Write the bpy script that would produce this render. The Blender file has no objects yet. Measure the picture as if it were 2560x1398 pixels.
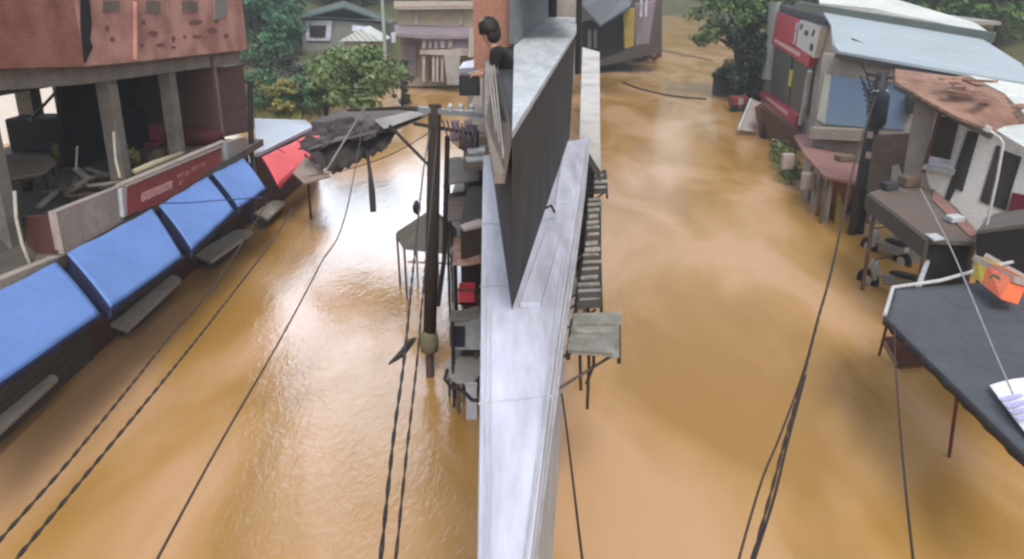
import bpy, bmesh, math, random
from mathutils import Vector, Matrix
random.seed(7)
S = bpy.context.scene
COL = S.collection
# ------------------------------------------------------------------ camera
F, PITCH, PPY, CAMZ = 1800.0, math.radians(16.64), 478.0, 8.0
cam = bpy.data.objects.new('camera', bpy.data.cameras.new('camera')); COL.objects.link(cam)
cam.location = (0, 0, CAMZ)
cam.rotation_euler = (math.pi/2 - PITCH, 0, 0)
cam.data.sensor_width = 36.0; cam.data.sensor_fit = 'HORIZONTAL'
cam.data.lens = 36.0*F/2560
cam.data.shift_y = -(699-PPY)/2560
cam.data.clip_start = 0.1; cam.data.clip_end = 3000
S.camera = cam
# ------------------------------------------------------------------ world, sun, exposure
SUN_EL, SUN_AZ = math.radians(55), math.radians(172)
w = bpy.data.worlds.new('World'); S.world = w; w.use_nodes = True
nt = w.node_tree; bg = nt.nodes['Background']
sky = nt.nodes.new('ShaderNodeTexSky'); sky.sky_type = 'NISHITA'; sky.sun_disc = False
sky.sun_elevation = SUN_EL; sky.sun_rotation = SUN_AZ
sky.air_density = 1.0; sky.dust_density = 4.0; sky.ozone_density = 1.0
hs = nt.nodes.new('ShaderNodeHueSaturation'); hs.inputs['Saturation'].default_value = 0.42
nt.links.new(sky.outputs[0], hs.inputs['Color']); 
# added bright sky lobes, aimed so their reflections whiten the water in both streets
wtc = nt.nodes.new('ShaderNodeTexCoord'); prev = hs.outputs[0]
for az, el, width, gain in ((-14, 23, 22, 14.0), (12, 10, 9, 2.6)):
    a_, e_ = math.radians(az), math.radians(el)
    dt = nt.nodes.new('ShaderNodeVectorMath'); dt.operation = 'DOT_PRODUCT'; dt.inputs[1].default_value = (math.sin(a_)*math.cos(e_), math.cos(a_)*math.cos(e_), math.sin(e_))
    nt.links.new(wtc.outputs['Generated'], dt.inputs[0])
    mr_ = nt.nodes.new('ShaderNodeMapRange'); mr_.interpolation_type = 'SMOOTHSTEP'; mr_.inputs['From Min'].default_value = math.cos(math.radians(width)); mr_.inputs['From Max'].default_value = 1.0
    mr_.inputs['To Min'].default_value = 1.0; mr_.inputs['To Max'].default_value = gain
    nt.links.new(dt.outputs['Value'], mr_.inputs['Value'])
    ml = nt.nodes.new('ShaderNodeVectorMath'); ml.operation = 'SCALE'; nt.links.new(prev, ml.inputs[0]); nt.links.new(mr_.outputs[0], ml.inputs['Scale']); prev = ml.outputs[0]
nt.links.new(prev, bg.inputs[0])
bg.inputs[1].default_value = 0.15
sl = bpy.data.lights.new('sun', 'SUN'); sl.energy = 1.3; sl.angle = math.radians(16); sl.color = (1, .96, .9)
so = bpy.data.objects.new('sun', sl); COL.objects.link(so)
so.rotation_euler = (math.pi/2-SUN_EL, 0, math.pi - SUN_AZ)
S.view_settings.view_transform = 'Standard'; S.view_settings.look = 'None'
S.view_settings.exposure = 0.40; S.view_settings.gamma = 1
S.cycles.filter_width = 2.5

# ------------------------------------------------------------------ survey helpers: picture point -> place
c_, s_ = math.cos(PITCH), math.sin(PITCH)
def ray(x, y):
    a = (x-1280)/F; b = (PPY-y)/F
    return Vector((a, c_+b*s_, -s_+b*c_))
O = Vector((0, 0, CAMZ))
def PZ(x, y, z):
    v = ray(x, y); return O + v*((z-CAMZ)/v.z)
def PY(x, y, Y):
    v = ray(x, y); return O + v*(Y/v.y)
def PV(x, y, x0, m):
    v = ray(x, y); return O + v*(x0/(v.x-m*v.y))
ML = .03
def PL(x, y, X9): return PV(x, y, X9-ML*9.53, ML)      # wall lines along the left street
MR = .18
DL = Vector((ML, 1, 0)).normalized(); NL = Vector((-1, ML, 0)).normalized()   # along street, away from street (left row)
DR = Vector((MR, 1, 0)).normalized(); NR = Vector((1, -MR, 0)).normalized()

# ------------------------------------------------------------------ materials
def lin(c): return tuple((v/12.92 if v <= .04045 else ((v+.055)/1.055)**2.4) for v in c)
MATS = {}
def mat(name, col, rough=.8, col2=None, ns=1.5, amt=.35, bump=.15, bs=18, metal=0, stretch=None, emit=None, spec=None, grain=.35):
    """col/col2 are linear base colours; col2 = stain colour laid over with noise"""
    if name in MATS: return MATS[name]
    m = bpy.data.materials.new(name); m.use_nodes = True; n = m.node_tree.nodes; l = m.node_tree.links
    p = n['Principled BSDF']; p.inputs['Roughness'].default_value = rough; p.inputs['Metallic'].default_value = metal
    if spec is not None: p.inputs['Specular IOR Level'].default_value = spec
    tc = n.new('ShaderNodeTexCoord'); mp = n.new('ShaderNodeMapping'); l.new(tc.outputs['Object'], mp.inputs[0])
    if stretch: mp.inputs['Scale'].default_value = stretch
    nz = n.new('ShaderNodeTexNoise'); nz.inputs['Scale'].default_value = ns; nz.inputs['Detail'].default_value = 8; nz.inputs['Roughness'].default_value = .65
    l.new(mp.outputs[0], nz.inputs['Vector'])
    cr = n.new('ShaderNodeValToRGB'); cr.color_ramp.elements[0].position = .42; cr.color_ramp.elements[1].position = .68
    c2 = col2 or tuple(v*.45 for v in col)
    cr.color_ramp.elements[0].color = (*col, 1)
    cr.color_ramp.elements[1].color = (*[a*(1-amt)+b*amt for a, b in zip(col, c2)], 1)
    l.new(nz.outputs[0], cr.inputs[0])
    n2 = n.new('ShaderNodeTexNoise'); n2.inputs['Scale'].default_value = bs; n2.inputs['Detail'].default_value = 6
    l.new(mp.outputs[0], n2.inputs['Vector'])
    mx = n.new('ShaderNodeMix'); mx.data_type = 'RGBA'; mx.blend_type = 'MULTIPLY'; mx.inputs[0].default_value = grain
    l.new(cr.outputs[0], mx.inputs[6]); 
    r2 = n.new('ShaderNodeValToRGB'); r2.color_ramp.elements[0].position = .35; r2.color_ramp.elements[0].color = (.45, .45, .45, 1); r2.color_ramp.elements[1].position = .6
    l.new(n2.outputs[0], r2.inputs[0]); l.new(r2.outputs[0], mx.inputs[7]); l.new(mx.outputs[2], p.inputs['Base Color'])
    if bump:
        b = n.new('ShaderNodeBump'); b.inputs['Strength'].default_value = bump; b.inputs['Distance'].default_value = .03
        l.new(n2.outputs[0], b.inputs['Height']); l.new(b.outputs[0], p.inputs['Normal'])
    MATS[name] = m; return m
def brick(name, c1, c2, mortar, scale=4):
    if name in MATS: return MATS[name]
    m = mat(name, c1, .9); n = m.node_tree.nodes; l = m.node_tree.links; p = n['Principled BSDF']
    tc = n.new('ShaderNodeTexCoord'); mp = n.new('ShaderNodeMapping'); mp.inputs['Rotation'].default_value = (math.pi/2, 0, math.pi/2)
    l.new(tc.outputs['Object'], mp.inputs[0])
    sx = n.new('ShaderNodeSeparateXYZ'); cx = n.new('ShaderNodeCombineXYZ'); l.new(tc.outputs['Object'], sx.inputs[0])
    l.new(sx.outputs['Y'], cx.inputs['X']); l.new(sx.outputs['Z'], cx.inputs['Y'])
    bt = n.new('ShaderNodeTexBrick'); bt.inputs['Scale'].default_value = scale; bt.inputs['Color1'].default_value = (*c1, 1); bt.inputs['Color2'].default_value = (*c2, 1)
    bt.inputs['Mortar'].default_value = (*mortar, 1); bt.inputs['Mortar Size'].default_value = .025; bt.inputs['Mortar Smooth'].default_value = .4
    l.new(cx.outputs[0], bt.inputs['Vector'])
    nz = n.new('ShaderNodeTexNoise'); nz.inputs['Scale'].default_value = .9; nz.inputs['Detail'].default_value = 7; l.new(tc.outputs['Object'], nz.inputs['Vector'])
    cr = n.new('ShaderNodeValToRGB'); cr.color_ramp.elements[0].position = .4; cr.color_ramp.elements[0].color = (.62, .52, .5, 1); cr.color_ramp.elements[1].position = .6; cr.color_ramp.elements[1].color = (1, 1, 1, 1)
    l.new(nz.outputs[0], cr.inputs[0])
    mx = n.new('ShaderNodeMix'); mx.data_type = 'RGBA'; mx.blend_type = 'MULTIPLY'; mx.inputs[0].default_value = .9
    l.new(bt.outputs[0], mx.inputs[6]); l.new(cr.outputs[0], mx.inputs[7]); l.new(mx.outputs[2], p.inputs['Base Color'])
    return m

M_PINK = brick('brick_pink', (.62, .32, .265), (.57, .29, .235), (.58, .36, .31), 3.2)
M_ORANGE = brick('brick_orange', (.40, .165, .115), (.34, .135, .10), (.40, .2, .16), 3.2)
M_DKRED = mat('dark_red_plaster', (.10, .035, .03), .85, (.05, .02, .02))
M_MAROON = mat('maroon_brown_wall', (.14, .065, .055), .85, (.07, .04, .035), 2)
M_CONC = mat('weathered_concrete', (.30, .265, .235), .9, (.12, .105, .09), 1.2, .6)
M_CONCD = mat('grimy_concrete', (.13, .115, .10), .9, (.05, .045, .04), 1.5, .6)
M_CONCP = mat('plastered_concrete', (.42, .36, .33), .85, (.20, .15, .13), 1.3, .6, stretch=(1, 1, .4))
M_PARA = mat('balcony_concrete', (.27, .235, .205), .9, (.12, .10, .09), 3, .7, stretch=(1, .3, 1))
M_WHITE = mat('white_paint', (.58, .59, .70), .55, (.27, .27, .31), 1.1, .85, .03, grain=.06, stretch=(2, .3, 1))
M_WHITEC = mat('white_parapet_paint', (.50, .53, .56), .6, (.20, .22, .24), 2.2, .55, .1, stretch=(2.5, .5, 1))
M_DGREY = mat('dark_grey_render', (.024, .025, .03), .8, (.06, .06, .065), 1.4, .8, .15, stretch=(1.5, 1.5, .35))
M_BGREY = mat('blue_grey_panel', (.20, .23, .25), .5, (.13, .15, .17), .7, .6, .03)
M_BLUE = mat('blue_awning_sheet', (.15, .275, .64), .8, (.125, .235, .56), .7, .7, .05, 5, grain=.12)
M_NAVY = mat('navy_and_shaded_blue', (.006, .013, .06), .7)
M_DBLUE = mat('deep_blue_cloth', (.03, .07, .24), .6)
M_PINKR = mat('salmon_sheet', (.84, .13, .15), .85, (.7, .11, .12), 1.5, .5, grain=.12)
M_RED = mat('red_paint', (.50, .035, .06), .5, (.36, .03, .04), 2, .6)
M_REDSIGN = mat('faded_red_sign', (.33, .045, .045), .6, (.30, .10, .05), 1.4, .8)
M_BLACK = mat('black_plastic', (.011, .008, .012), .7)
M_TARP = mat('dark_tarpaulin', (.035, .026, .028), .75, (.07, .05, .045), 2, .7, .3)
M_WOODD = mat('old_dark_timber', (.035, .022, .016), .85, (.015, .01, .008), 3, .7, .3, stretch=(1, 1, .2))
M_WOOD = mat('worn_timber', (.17, .12, .08), .85, (.06, .04, .03), 4, .6, .2)
M_BAMBOO = mat('pale_pole', (.48, .43, .36), .7, (.25, .22, .18), 4)
M_BROOF = mat('brown_stall_roof', (.125, .105, .09), .85, (.16, .085, .07), .8, .5, .1)
M_RROOF = mat('reddish_stall_roof', (.30, .14, .12), .8, (.2, .13, .11), 1.2, .8, .1)
M_RUST = mat('rusty_sheet', (.36, .21, .15), .75, (.13, .06, .04), 1.3, .8, .3, stretch=(2, .6, 1))
M_TIN = mat('pale_tin_roof', (.40, .47, .53), .5, (.33, .39, .43), .5, .5, .04)
M_TINW = mat('whitish_tin', (.66, .69, .68), .5, (.45, .48, .46), .6, .5, .05)
M_OLIVE = mat('olive_canopy', (.135, .125, .10), .8, (.08, .07, .06), 3, .6, .1)
M_GAWN = mat('dark_grey_awning', (.078, .085, .10), .6, (.06, .062, .07), 1.1, .7, .08, 6)
M_GLASS = mat('dark_window', (.035, .025, .025), .15)
M_BGLASS = mat('blue_shutter', (.15, .23, .38), .45, (.20, .30, .38), .5, .8, .03)
M_GGLASS = mat('grey_shop_glass', (.10, .115, .13), .35, (.07, .085, .08), .6, .8, .02)
M_YEL = mat('yellow_paint', (.55, .42, .04), .6, (.35, .28, .06), 3, .6)
M_YGRN = mat('yellow_green_sign', (.50, .52, .05), .6)
M_ORG = mat('orange_print', (.75, .16, .05), .55, (.7, .08, .05), 2.5, .8)
M_GRN = mat('green_print', (.08, .22, .10), .6)
M_BEIGE = mat('beige_wall', (.42, .34, .24), .85, (.28, .22, .17), 1, .6)
M_LILAC = mat('lilac_wall', (.25, .20, .23), .85, (.17, .14, .17), .8, .6)
M_TAN = mat('tan_wall', (.33, .26, .21), .85, (.2, .15, .12), .8, .6)
M_OWALL = mat('orange_brown_wall', (.33, .165, .115), .85, (.26, .15, .08), .6, .7)
M_GREYW = mat('grey_wall', (.34, .325, .31), .9, (.18, .165, .15), 1, .7)
M_GRAVEL = mat('light_grey_wash', (.55, .53, .50), .85, (.28, .26, .25), .7, .8)
M_STEEL = mat('galvanised_pipe', (.62, .62, .64), .4, (.4, .38, .38), 3, .5, .05, metal=.2)
M_CABLE = mat('black_cable', (.02, .015, .013), .6)
M_CABLEP = mat('pale_cable', (.32, .32, .34), .6)
M_CABLEB = mat('brown_cable', (.045, .028, .02), .7)
M_SKIN = mat('skin', (.42, .24, .17), .6, (.35, .19, .13), 8, .4, .02)
M_HAIR = mat('dark_hair', (.014, .007, .006), .6)
M_CLOTH = mat('black_clothes', (.008, .006, .006), .9)
M_BARK = mat('bark', (.07, .05, .035), .95, (.03, .02, .015), 4, .7, .4)
M_TYRE = mat('tyre_rubber', (.015, .015, .015), .8)
def leafmat(name, a, b):
    m = bpy.data.materials.new(name); m.use_nodes = True; n = m.node_tree.nodes; l = m.node_tree.links; p = n['Principled BSDF']
    g = n.new('ShaderNodeNewGeometry'); cr = n.new('ShaderNodeValToRGB')
    cr.color_ramp.elements[0].color = (*a, 1); cr.color_ramp.elements[1].color = (*b, 1)
    l.new(g.outputs['Random Per Island'], cr.inputs[0]); l.new(cr.outputs[0], p.inputs['Base Color']); p.inputs['Roughness'].default_value = .6
    return m
L_OLIVE = leafmat('leaf_olive', (.07, .125, .04), (.19, .26, .085))
L_DEEP = leafmat('leaf_deep_green', (.03, .10, .05), (.09, .21, .10))
L_DARK = leafmat('leaf_dark', (.010, .020, .010), (.035, .055, .02))
L_MID = leafmat('leaf_mid_green', (.04, .09, .02), (.13, .22, .05))
L_YEL = leafmat('leaf_yellowish', (.14, .15, .03), (.30, .27, .07))

def water_mat():
    m = bpy.data.materials.new('muddy_flood_water'); m.use_nodes = True; n = m.node_tree.nodes; l = m.node_tree.links; p = n['Principled BSDF']
    tc = n.new('ShaderNodeTexCoord'); mp = n.new('ShaderNodeMapping'); mp.inputs['Scale'].default_value = (1, .45, 1); mp.inputs['Location'].default_value = (3, 5, 0)
    l.new(tc.outputs['Object'], mp.inputs[0])
    nz = n.new('ShaderNodeTexNoise'); nz.inputs['Scale'].default_value = .33; nz.inputs['Detail'].default_value = 3; nz.inputs['Distortion'].default_value = .6
    l.new(mp.outputs[0], nz.inputs['Vector'])
    cr = n.new('ShaderNodeValToRGB'); e = cr.color_ramp.elements
    e[0].position = .39; e[0].color = (.345, .188, .05, 1); e[1].position = .62; e[1].color = (.53, .32, .17, 1)
    k = e.new(.5); k.color = (.43, .248, .088, 1)
    l.new(nz.outputs[0], cr.inputs[0]); l.new(cr.outputs[0], p.inputs['Base Color'])
    p.inputs['Roughness'].default_value = .16; p.inputs['IOR'].default_value = 1.46
    w1 = n.new('ShaderNodeTexNoise'); w1.inputs['Scale'].default_value = 1.1; w1.inputs['Detail'].default_value = 4; w1.inputs['Distortion'].default_value = .8
    m2 = n.new('ShaderNodeMapping'); m2.inputs['Scale'].default_value = (1.3, .7, 1); l.new(tc.outputs['Object'], m2.inputs[0]); l.new(m2.outputs[0], w1.inputs['Vector'])
    b = n.new('ShaderNodeBump'); b.inputs['Strength'].default_value = .3; b.inputs['Distance'].default_value = .045
    l.new(w1.outputs[0], b.inputs['Height'])
    w2 = n.new('ShaderNodeTexNoise'); w2.inputs['Scale'].default_value = 5.5; w2.inputs['Detail'].default_value = 5; w2.inputs['Distortion'].default_value = 1.2; l.new(m2.outputs[0], w2.inputs['Vector'])
    b2 = n.new('ShaderNodeBump'); b2.inputs['Strength'].default_value = .45; b2.inputs['Distance'].default_value = .02
    l.new(w2.outputs[0], b2.inputs['Height']); l.new(b.outputs[0], b2.inputs['Normal']); l.new(b2.outputs[0], p.inputs['Normal'])
    return m
M_WATER = water_mat()
M_GROUND = mat('hill_ground', (.085, .09, .035), 1, (.14, .12, .05), .3, .8, .3)

def corrugate(m, scale, axis='X', strength=.6):
    n = m.node_tree.nodes; l = m.node_tree.links; tc = n.new('ShaderNodeTexCoord'); wv = n.new('ShaderNodeTexWave'); wv.bands_direction = axis; wv.inputs['Scale'].default_value = scale
    l.new(tc.outputs['Object'], wv.inputs['Vector']); b = n.new('ShaderNodeBump'); b.inputs['Strength'].default_value = strength; b.inputs['Distance'].default_value = .05
    l.new(wv.outputs[0], b.inputs['Height']); l.new(b.outputs[0], n['Principled BSDF'].inputs['Normal'])
for m_, sc_, ax_ in ((M_TIN, 1.3, 'DIAGONAL'), (M_TINW, 1.3, 'DIAGONAL'), (M_RUST, 1.6, 'DIAGONAL'), (M_BROOF, 1.8, 'Y'), (M_RROOF, 1.8, 'Y')): corrugate(m_, sc_, ax_)
# ------------------------------------------------------------------ mesh builder
class MB:
    def __init__(s): s.v = []; s.f = []
    def poly(s, pts, vec):
        """closed polygon pushed along vec into a slab"""
        vec = Vector(vec); b = len(s.v); n = len(pts)
        s.v += [Vector(p) for p in pts] + [Vector(p)+vec for p in pts]
        s.f.append(list(range(b, b+n))); s.f.append([b+n+i for i in reversed(range(n))])
        for i in range(n):
            j = (i+1) % n; s.f.append([b+i, b+n+i, b+n+j, b+j])
        return s
    def box(s, o, a, b_, c):
        o, a, b_, c = map(Vector, (o, a, b_, c)); return s.poly([o, o+a, o+a+b_, o+b_], c)
    def bar(s, p, q, w, h):
        """rectangular bar from p to q"""
        p, q = Vector(p), Vector(q); d = (q-p).normalized(); up = Vector((0, 0, 1))
        if abs(d.z) > .9: up = Vector((0, 1, 0))
        x = d.cross(up).normalized(); y = x.cross(d).normalized()
        return s.poly([p-x*w/2-y*h/2, p+x*w/2-y*h/2, p+x*w/2+y*h/2, p-x*w/2+y*h/2], q-p)
    def tube(s, pts, r, n=8, cap=True):
        pts = [Vector(p) for p in pts]; rs = r if isinstance(r, (list, tuple)) else [r]*len(pts)
        b = len(s.v); N = len(pts); prev = None
        for i, p in enumerate(pts):
            d = (pts[min(i+1, N-1)]-pts[max(i-1, 0)]).normalized()
            if prev is None:
                up = Vector((0, 0, 1)) if abs(d.z) < .9 else Vector((0, 1, 0)); x = d.cross(up).normalized()
            else: x = (prev - d*prev.dot(d)).normalized()
            prev = x; y = d.cross(x)
            for k in range(n):
                a = 2*math.pi*k/n; s.v.append(p + (x*math.cos(a)+y*math.sin(a))*rs[i])
        for i in range(N-1):
            for k in range(n):
                k2 = (k+1) % n; s.f.append([b+i*n+k, b+i*n+k2, b+(i+1)*n+k2, b+(i+1)*n+k])
        if cap: s.f.append([b+k for k in reversed(range(n))]); s.f.append([b+(N-1)*n+k for k in range(n)])
        return s
    def sheet(s, a, b_, c, d, nu, nv, fn, th=.02):
        """bilinear sheet a-b (u) d-c, offset by fn(u,v) vector, with thickness th"""
        a, b_, c, d = map(Vector, (a, b_, c, d)); base = len(s.v)
        nn = (b_-a).cross(d-a).normalized()
        for lay in (0, 1):
            for j in range(nv+1):
                for i in range(nu+1):
                    u, v = i/nu, j/nv
                    p = a.lerp(b_, u).lerp(d.lerp(c, u), v) + Vector(fn(u, v)) - nn*th*lay
                    s.v.append(p)
        W = nu+1; L = W*(nv+1)
        for j in range(nv):
            for i in range(nu):
                q = [base+j*W+i, base+j*W+i+1, base+(j+1)*W+i+1, base+(j+1)*W+i]
                s.f.append(q); s.f.append([x+L for x in reversed(q)])
        edge = [base+i for i in range(W)] + [base+j*W+nu for j in range(1, nv+1)] + [base+nv*W+i for i in range(nu-1, -1, -1)] + [base+j*W for j in range(nv-1, 0, -1)]
        for k in range(len(edge)):
            p, q = edge[k], edge[(k+1) % len(edge)]; s.f.append([p, p+L, q+L, q])
        return s
    def blob(s, c, r, seed=0, n=2, jit=.12):
        bm = bmesh.new(); bmesh.ops.create_icosphere(bm, subdivisions=n, radius=1); rr = random.Random(seed); b = len(s.v)
        for v in bm.verts: s.v.append(Vector(c)+Vector((v.co.x*r[0], v.co.y*r[1], v.co.z*r[2]))*(1+rr.uniform(-jit, jit)))
        for f in bm.faces: s.f.append([b+v.index for v in f.verts])
        bm.free(); return s
    def lathe(s, c, prof, n=16, ax=(0, 0, 1)):
        ax = Vector(ax).normalized(); up = Vector((0, 0, 1)) if abs(ax.z) < .9 else Vector((0, 1, 0))
        x = ax.cross(up).normalized(); y = ax.cross(x); b = len(s.v); c = Vector(c)
        for r, h in prof:
            for k in range(n):
                a = 2*math.pi*k/n; s.v.append(c+ax*h+(x*math.cos(a)+y*math.sin(a))*max(r, .0005))
        for i in range(len(prof)-1):
            for k in range(n):
                k2 = (k+1) % n; s.f.append([b+i*n+k, b+i*n+k2, b+(i+1)*n+k2, b+(i+1)*n+k])
        s.f.append([b+k for k in range(n)]); s.f.append([b+(len(prof)-1)*n+k for k in range(n)])
        return s
    def build(s, name, m, parent=None, loc=None, smooth=False, bevel=0):
        me = bpy.data.meshes.new(name)
        if parent is not None: org = parent_world(parent)
        elif loc is not None: org = Vector(loc)
        else:
            xs = [v.x for v in s.v]; ys = [v.y for v in s.v]; zs = [v.z for v in s.v]
            org = Vector(((min(xs)+max(xs))/2, (min(ys)+max(ys))/2, min(zs)))
        me.from_pydata([v-org for v in s.v], [], s.f); me.update()
        bm = bmesh.new(); bm.from_mesh(me); bmesh.ops.recalc_face_normals(bm, faces=bm.faces); bm.to_mesh(me); bm.free()
        me.materials.append(m)
        if smooth:
            for p in me.polygons: p.use_smooth = True
        o = bpy.data.objects.new(name, me); COL.objects.link(o)
        if parent is not None: o.parent = parent
        else: o.location = org
        if bevel:
            b = o.modifiers.new('bevel', 'BEVEL'); b.width = bevel; b.segments = 2; b.limit_method = 'ANGLE'
        return o
def parent_world(p):
    v = Vector((0, 0, 0))
    while p is not None: v += p.location; p = p.parent
    return v
def tag(o, label=None, cat=None, group=None, kind=None):
    if label: o['label'] = label
    if cat: o['category'] = cat
    if group: o['group'] = group
    if kind: o['kind'] = kind
    return o
def thing(name, label, cat, loc, group=None):
    o = bpy.data.objects.new(name, None); COL.objects.link(o); o.location = Vector(loc); o.empty_display_size = .2
    return tag(o, label, cat, group)
def quad(pts, vec): return MB().poly(pts, vec)
def copy_tree(o, parent=None):
    c = o.copy(); COL.objects.link(c)
    if parent: c.parent = parent
    for ch in list(o.children): copy_tree(ch, c)
    return c
UP = Vector((0, 0, 1))

# ------------------------------------------------------------------ setting: flood water, ground and hills
def seg_d(x, y, pts):
    best = 1e9
    for (ax, ay), (bx, by) in zip(pts, pts[1:]):
        t = max(0, min(1, ((x-ax)*(bx-ax)+(y-ay)*(by-ay))/((bx-ax)**2+(by-ay)**2)))
        best = min(best, math.hypot(x-ax-t*(bx-ax), y-ay-t*(by-ay)))
    return best
def ground_h(x, y):
    dl = seg_d(x, y, [(-5, -30), (-5, 30), (-5.2, 50), (-6, 62)]) - 4.0
    dr = seg_d(x, y, [(5, -30), (6, 15), (13, 40), (17.5, 68), (28, 125), (34, 150)]) - 5.0
    dm = seg_d(x, y, [(2, 30), (3, 58)]) - 7.0
    d = min(dl, dr, dm)
    if y < 33: return -1.2
    k = min(1, (y-33)/10)
    h = -1.2 + 2.0*min(1, max(0, d/3.0))*k
    far = max(0, y-58+max(0, (x-10)*.6))*(.20)
    h += min(40, far)*min(1, max(0, d/14))
    h += .25*math.sin(x*.31+y*.17)*k + .18*math.sin(x*.9-y*.53)*k*min(1, max(0, d/3))
    return h
mb = MB(); nx, ny = 130, 110
for j in range(ny+1):
    for i in range(nx+1):
        x = -170+340*i/nx; y = -40+ (320*(j/ny)**1.25); mb.v.append(Vector((x, y, ground_h(x, y))))
for j in range(ny):
    for i in range(nx):
        a = j*(nx+1)+i; mb.f.append([a, a+1, a+nx+2, a+nx+1])
tag(mb.build('ground', M_GROUND, loc=(0, 0, 0), smooth=True), kind='structure')
mb = MB(); mb.v = [Vector(p) for p in ((-170, -40, 0), (170, -40, 0), (170, 200, 0), (-170, 200, 0))]; mb.f = [[0, 1, 2, 3]]
tag(mb.build('water', M_WATER, loc=(0, 0, 0)), kind='structure')

# ------------------------------------------------------------------ trees
def leaves(mb, c, r, n, size, rr, squash=1):
    for _ in range(n):
        d = Vector((rr.gauss(0, 1), rr.gauss(0, 1), rr.gauss(0, 1))).normalized()*(rr.random()**.45)
        p = Vector(c)+Vector((d.x*r[0], d.y*r[1], d.z*r[2]))
        nrm = (d+Vector((rr.uniform(-.8, .8), rr.uniform(-.8, .8), rr.uniform(-.3, .9)))).normalized()
        x = nrm.cross(Vector((rr.random(), rr.random(), rr.random()+.01))).normalized(); y = nrm.cross(x)
        sz = size*rr.uniform(.5, 1.3); b = len(mb.v)
        mb.v += [p-x*sz*.5, p-y*sz*.28+x*sz*.05, p+x*sz*.6, p+y*sz*.28]; mb.f.append([b, b+1, b+2, b+3])
def crown_mesh(h0, h1, R, nclump, nleaf, size, seed, wob=.35):
    rr = random.Random(seed); mb = MB()
    for k in range(nclump):
        t = rr.random(); a = rr.uniform(0, 2*math.pi); z = h0+(h1-h0)*t
        prof = math.sin(math.pi*(.12+.80*t))**.7; r = R*prof*math.sqrt(rr.random())*rr.uniform(.75, 1.15)
        cr = R*rr.uniform(.18, wob); leaves(mb, (r*math.cos(a), r*math.sin(a), z), (cr, cr, cr*.7), nleaf, size, rr)
    return mb
def trunk_mesh(h, r, R, seed, lean=(0, 0)):
    rr = random.Random(seed); mb = MB()
    top = Vector((lean[0], lean[1], h))
    pts = [Vector((0, 0, -1.4)), Vector((lean[0]*.3+.1, lean[1]*.3, h*.35)), Vector((lean[0]*.6, lean[1]*.6, h*.65)), top]
    mb.tube(pts, [r*1.3, r, r*.75, r*.35], 8)
    for k in range(7):
        a = k*2.4+rr.random(); z = h*rr.uniform(.4, .8); p = Vector((lean[0]*z/h, lean[1]*z/h, z)); L = R*rr.uniform(.55, .85)
        q = p+Vector((math.cos(a)*L*.5, math.sin(a)*L*.5, L*.3)); e = p+Vector((math.cos(a)*L, math.sin(a)*L, L*.55))
        mb.tube([p, q, e], [r*.4, r*.25, r*.08], 5)
    return mb
def tree(name, label, cat, loc, h, R, h0, leaf, seed, nclump=60, nleaf=60, size=.3, tr=.18, lean=(0, 0), group=None, wob=.35):
    t = thing(name, label, cat, loc, group)
    a = MB(); src = trunk_mesh(h*.85, tr, R, seed, lean); a.v = [v+Vector(loc) for v in src.v]; a.f = src.f; a.build('trunk', M_BARK, t, smooth=True)
    a = MB(); src = crown_mesh(h0, h, R, nclump, nleaf, size, seed, wob); a.v = [v+Vector(loc)+Vector((lean[0], lean[1], 0))*.8 for v in src.v]; a.f = src.f; a.build('crown', leaf, t)
    return t

# far hillside woods: every tree its own object, crowns shared between copies
protos = []
for k, (leaf, h, R, seed) in enumerate([(L_DEEP, 7.5, 3.2, 11), (L_MID, 6.5, 3.0, 12), (L_OLIVE, 6.0, 2.6, 13), (L_DARK, 7.0, 3.1, 14)]):
    protos.append(tree('hill_tree', None, 'tree', (-300, 0, 0), h, R, 1.2, leaf, seed, 42, 44, .5, .2, wob=.42))
rr = random.Random(5); first = [True]*4
def hill_tree(x, y, k, group, label, sc):
    o = protos[k] if first[k] else copy_tree(protos[k]); first[k] = False
    o.location = (x, y, ground_h(x, y)-.1); o.rotation_euler = (0, 0, rr.uniform(0, 6.3)); o.scale = (sc, sc, sc*rr.uniform(.85, 1.15))
    tag(o, label, 'tree', group)
kinds = ['deep green', 'mid green', 'olive green', 'dark']
for n in range(34):      # left valley end
    y = rr.uniform(64, 112); px = rr.uniform(600, 985); y = y if px < 720 else rr.uniform(76, 115); x = (px-1280)/1800*y*1.03
    k = rr.choice([0, 0, 0, 1, 3]); hill_tree(x, y, k, 'hazy %s trees on the far left hillside' % kinds[k], 'hazy %s hillside tree beyond the brick building' % kinds[k], rr.uniform(.7, 1.15))
for n in range(26):
    y = rr.uniform(72, 125); x = (rr.uniform(985, 1560)-1280)/1800*y*1.03
    k = rr.choice([0, 1, 2]); hill_tree(x, y, k, '%s trees on the slope behind the far house' % kinds[k], '%s tree on the slope behind the far balcony house' % kinds[k], rr.uniform(.7, 1.1))
for n in range(50):      # right hillside
    y = rr.uniform(52, 112); x = (rr.uniform(1830, 2640)-1280)/1800*y*1.04
    if seg_d(x, y, [(13, 40), (17.5, 68), (28, 125)]) < 8.5 or (y < 66 and x < 33): continue
    k = rr.choice([1, 1, 3, 0, 2]); hill_tree(x, y, k, '%s trees on the hillside behind the tin roofs' % kinds[k], '%s tree on the hillside behind the pale tin roofs' % kinds[k], rr.uniform(.8, 1.2))

# ------------------------------------------------------------------ left: brick building
LB = thing('brick_building', 'pink brick building on concrete columns above the blue awnings', 'building', (-9.5, 17, 0))
g = PL(0, 0, -9.2)
def lpt(X9, y, z): return Vector((X9+ML*(y-9.53), y, z))
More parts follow.
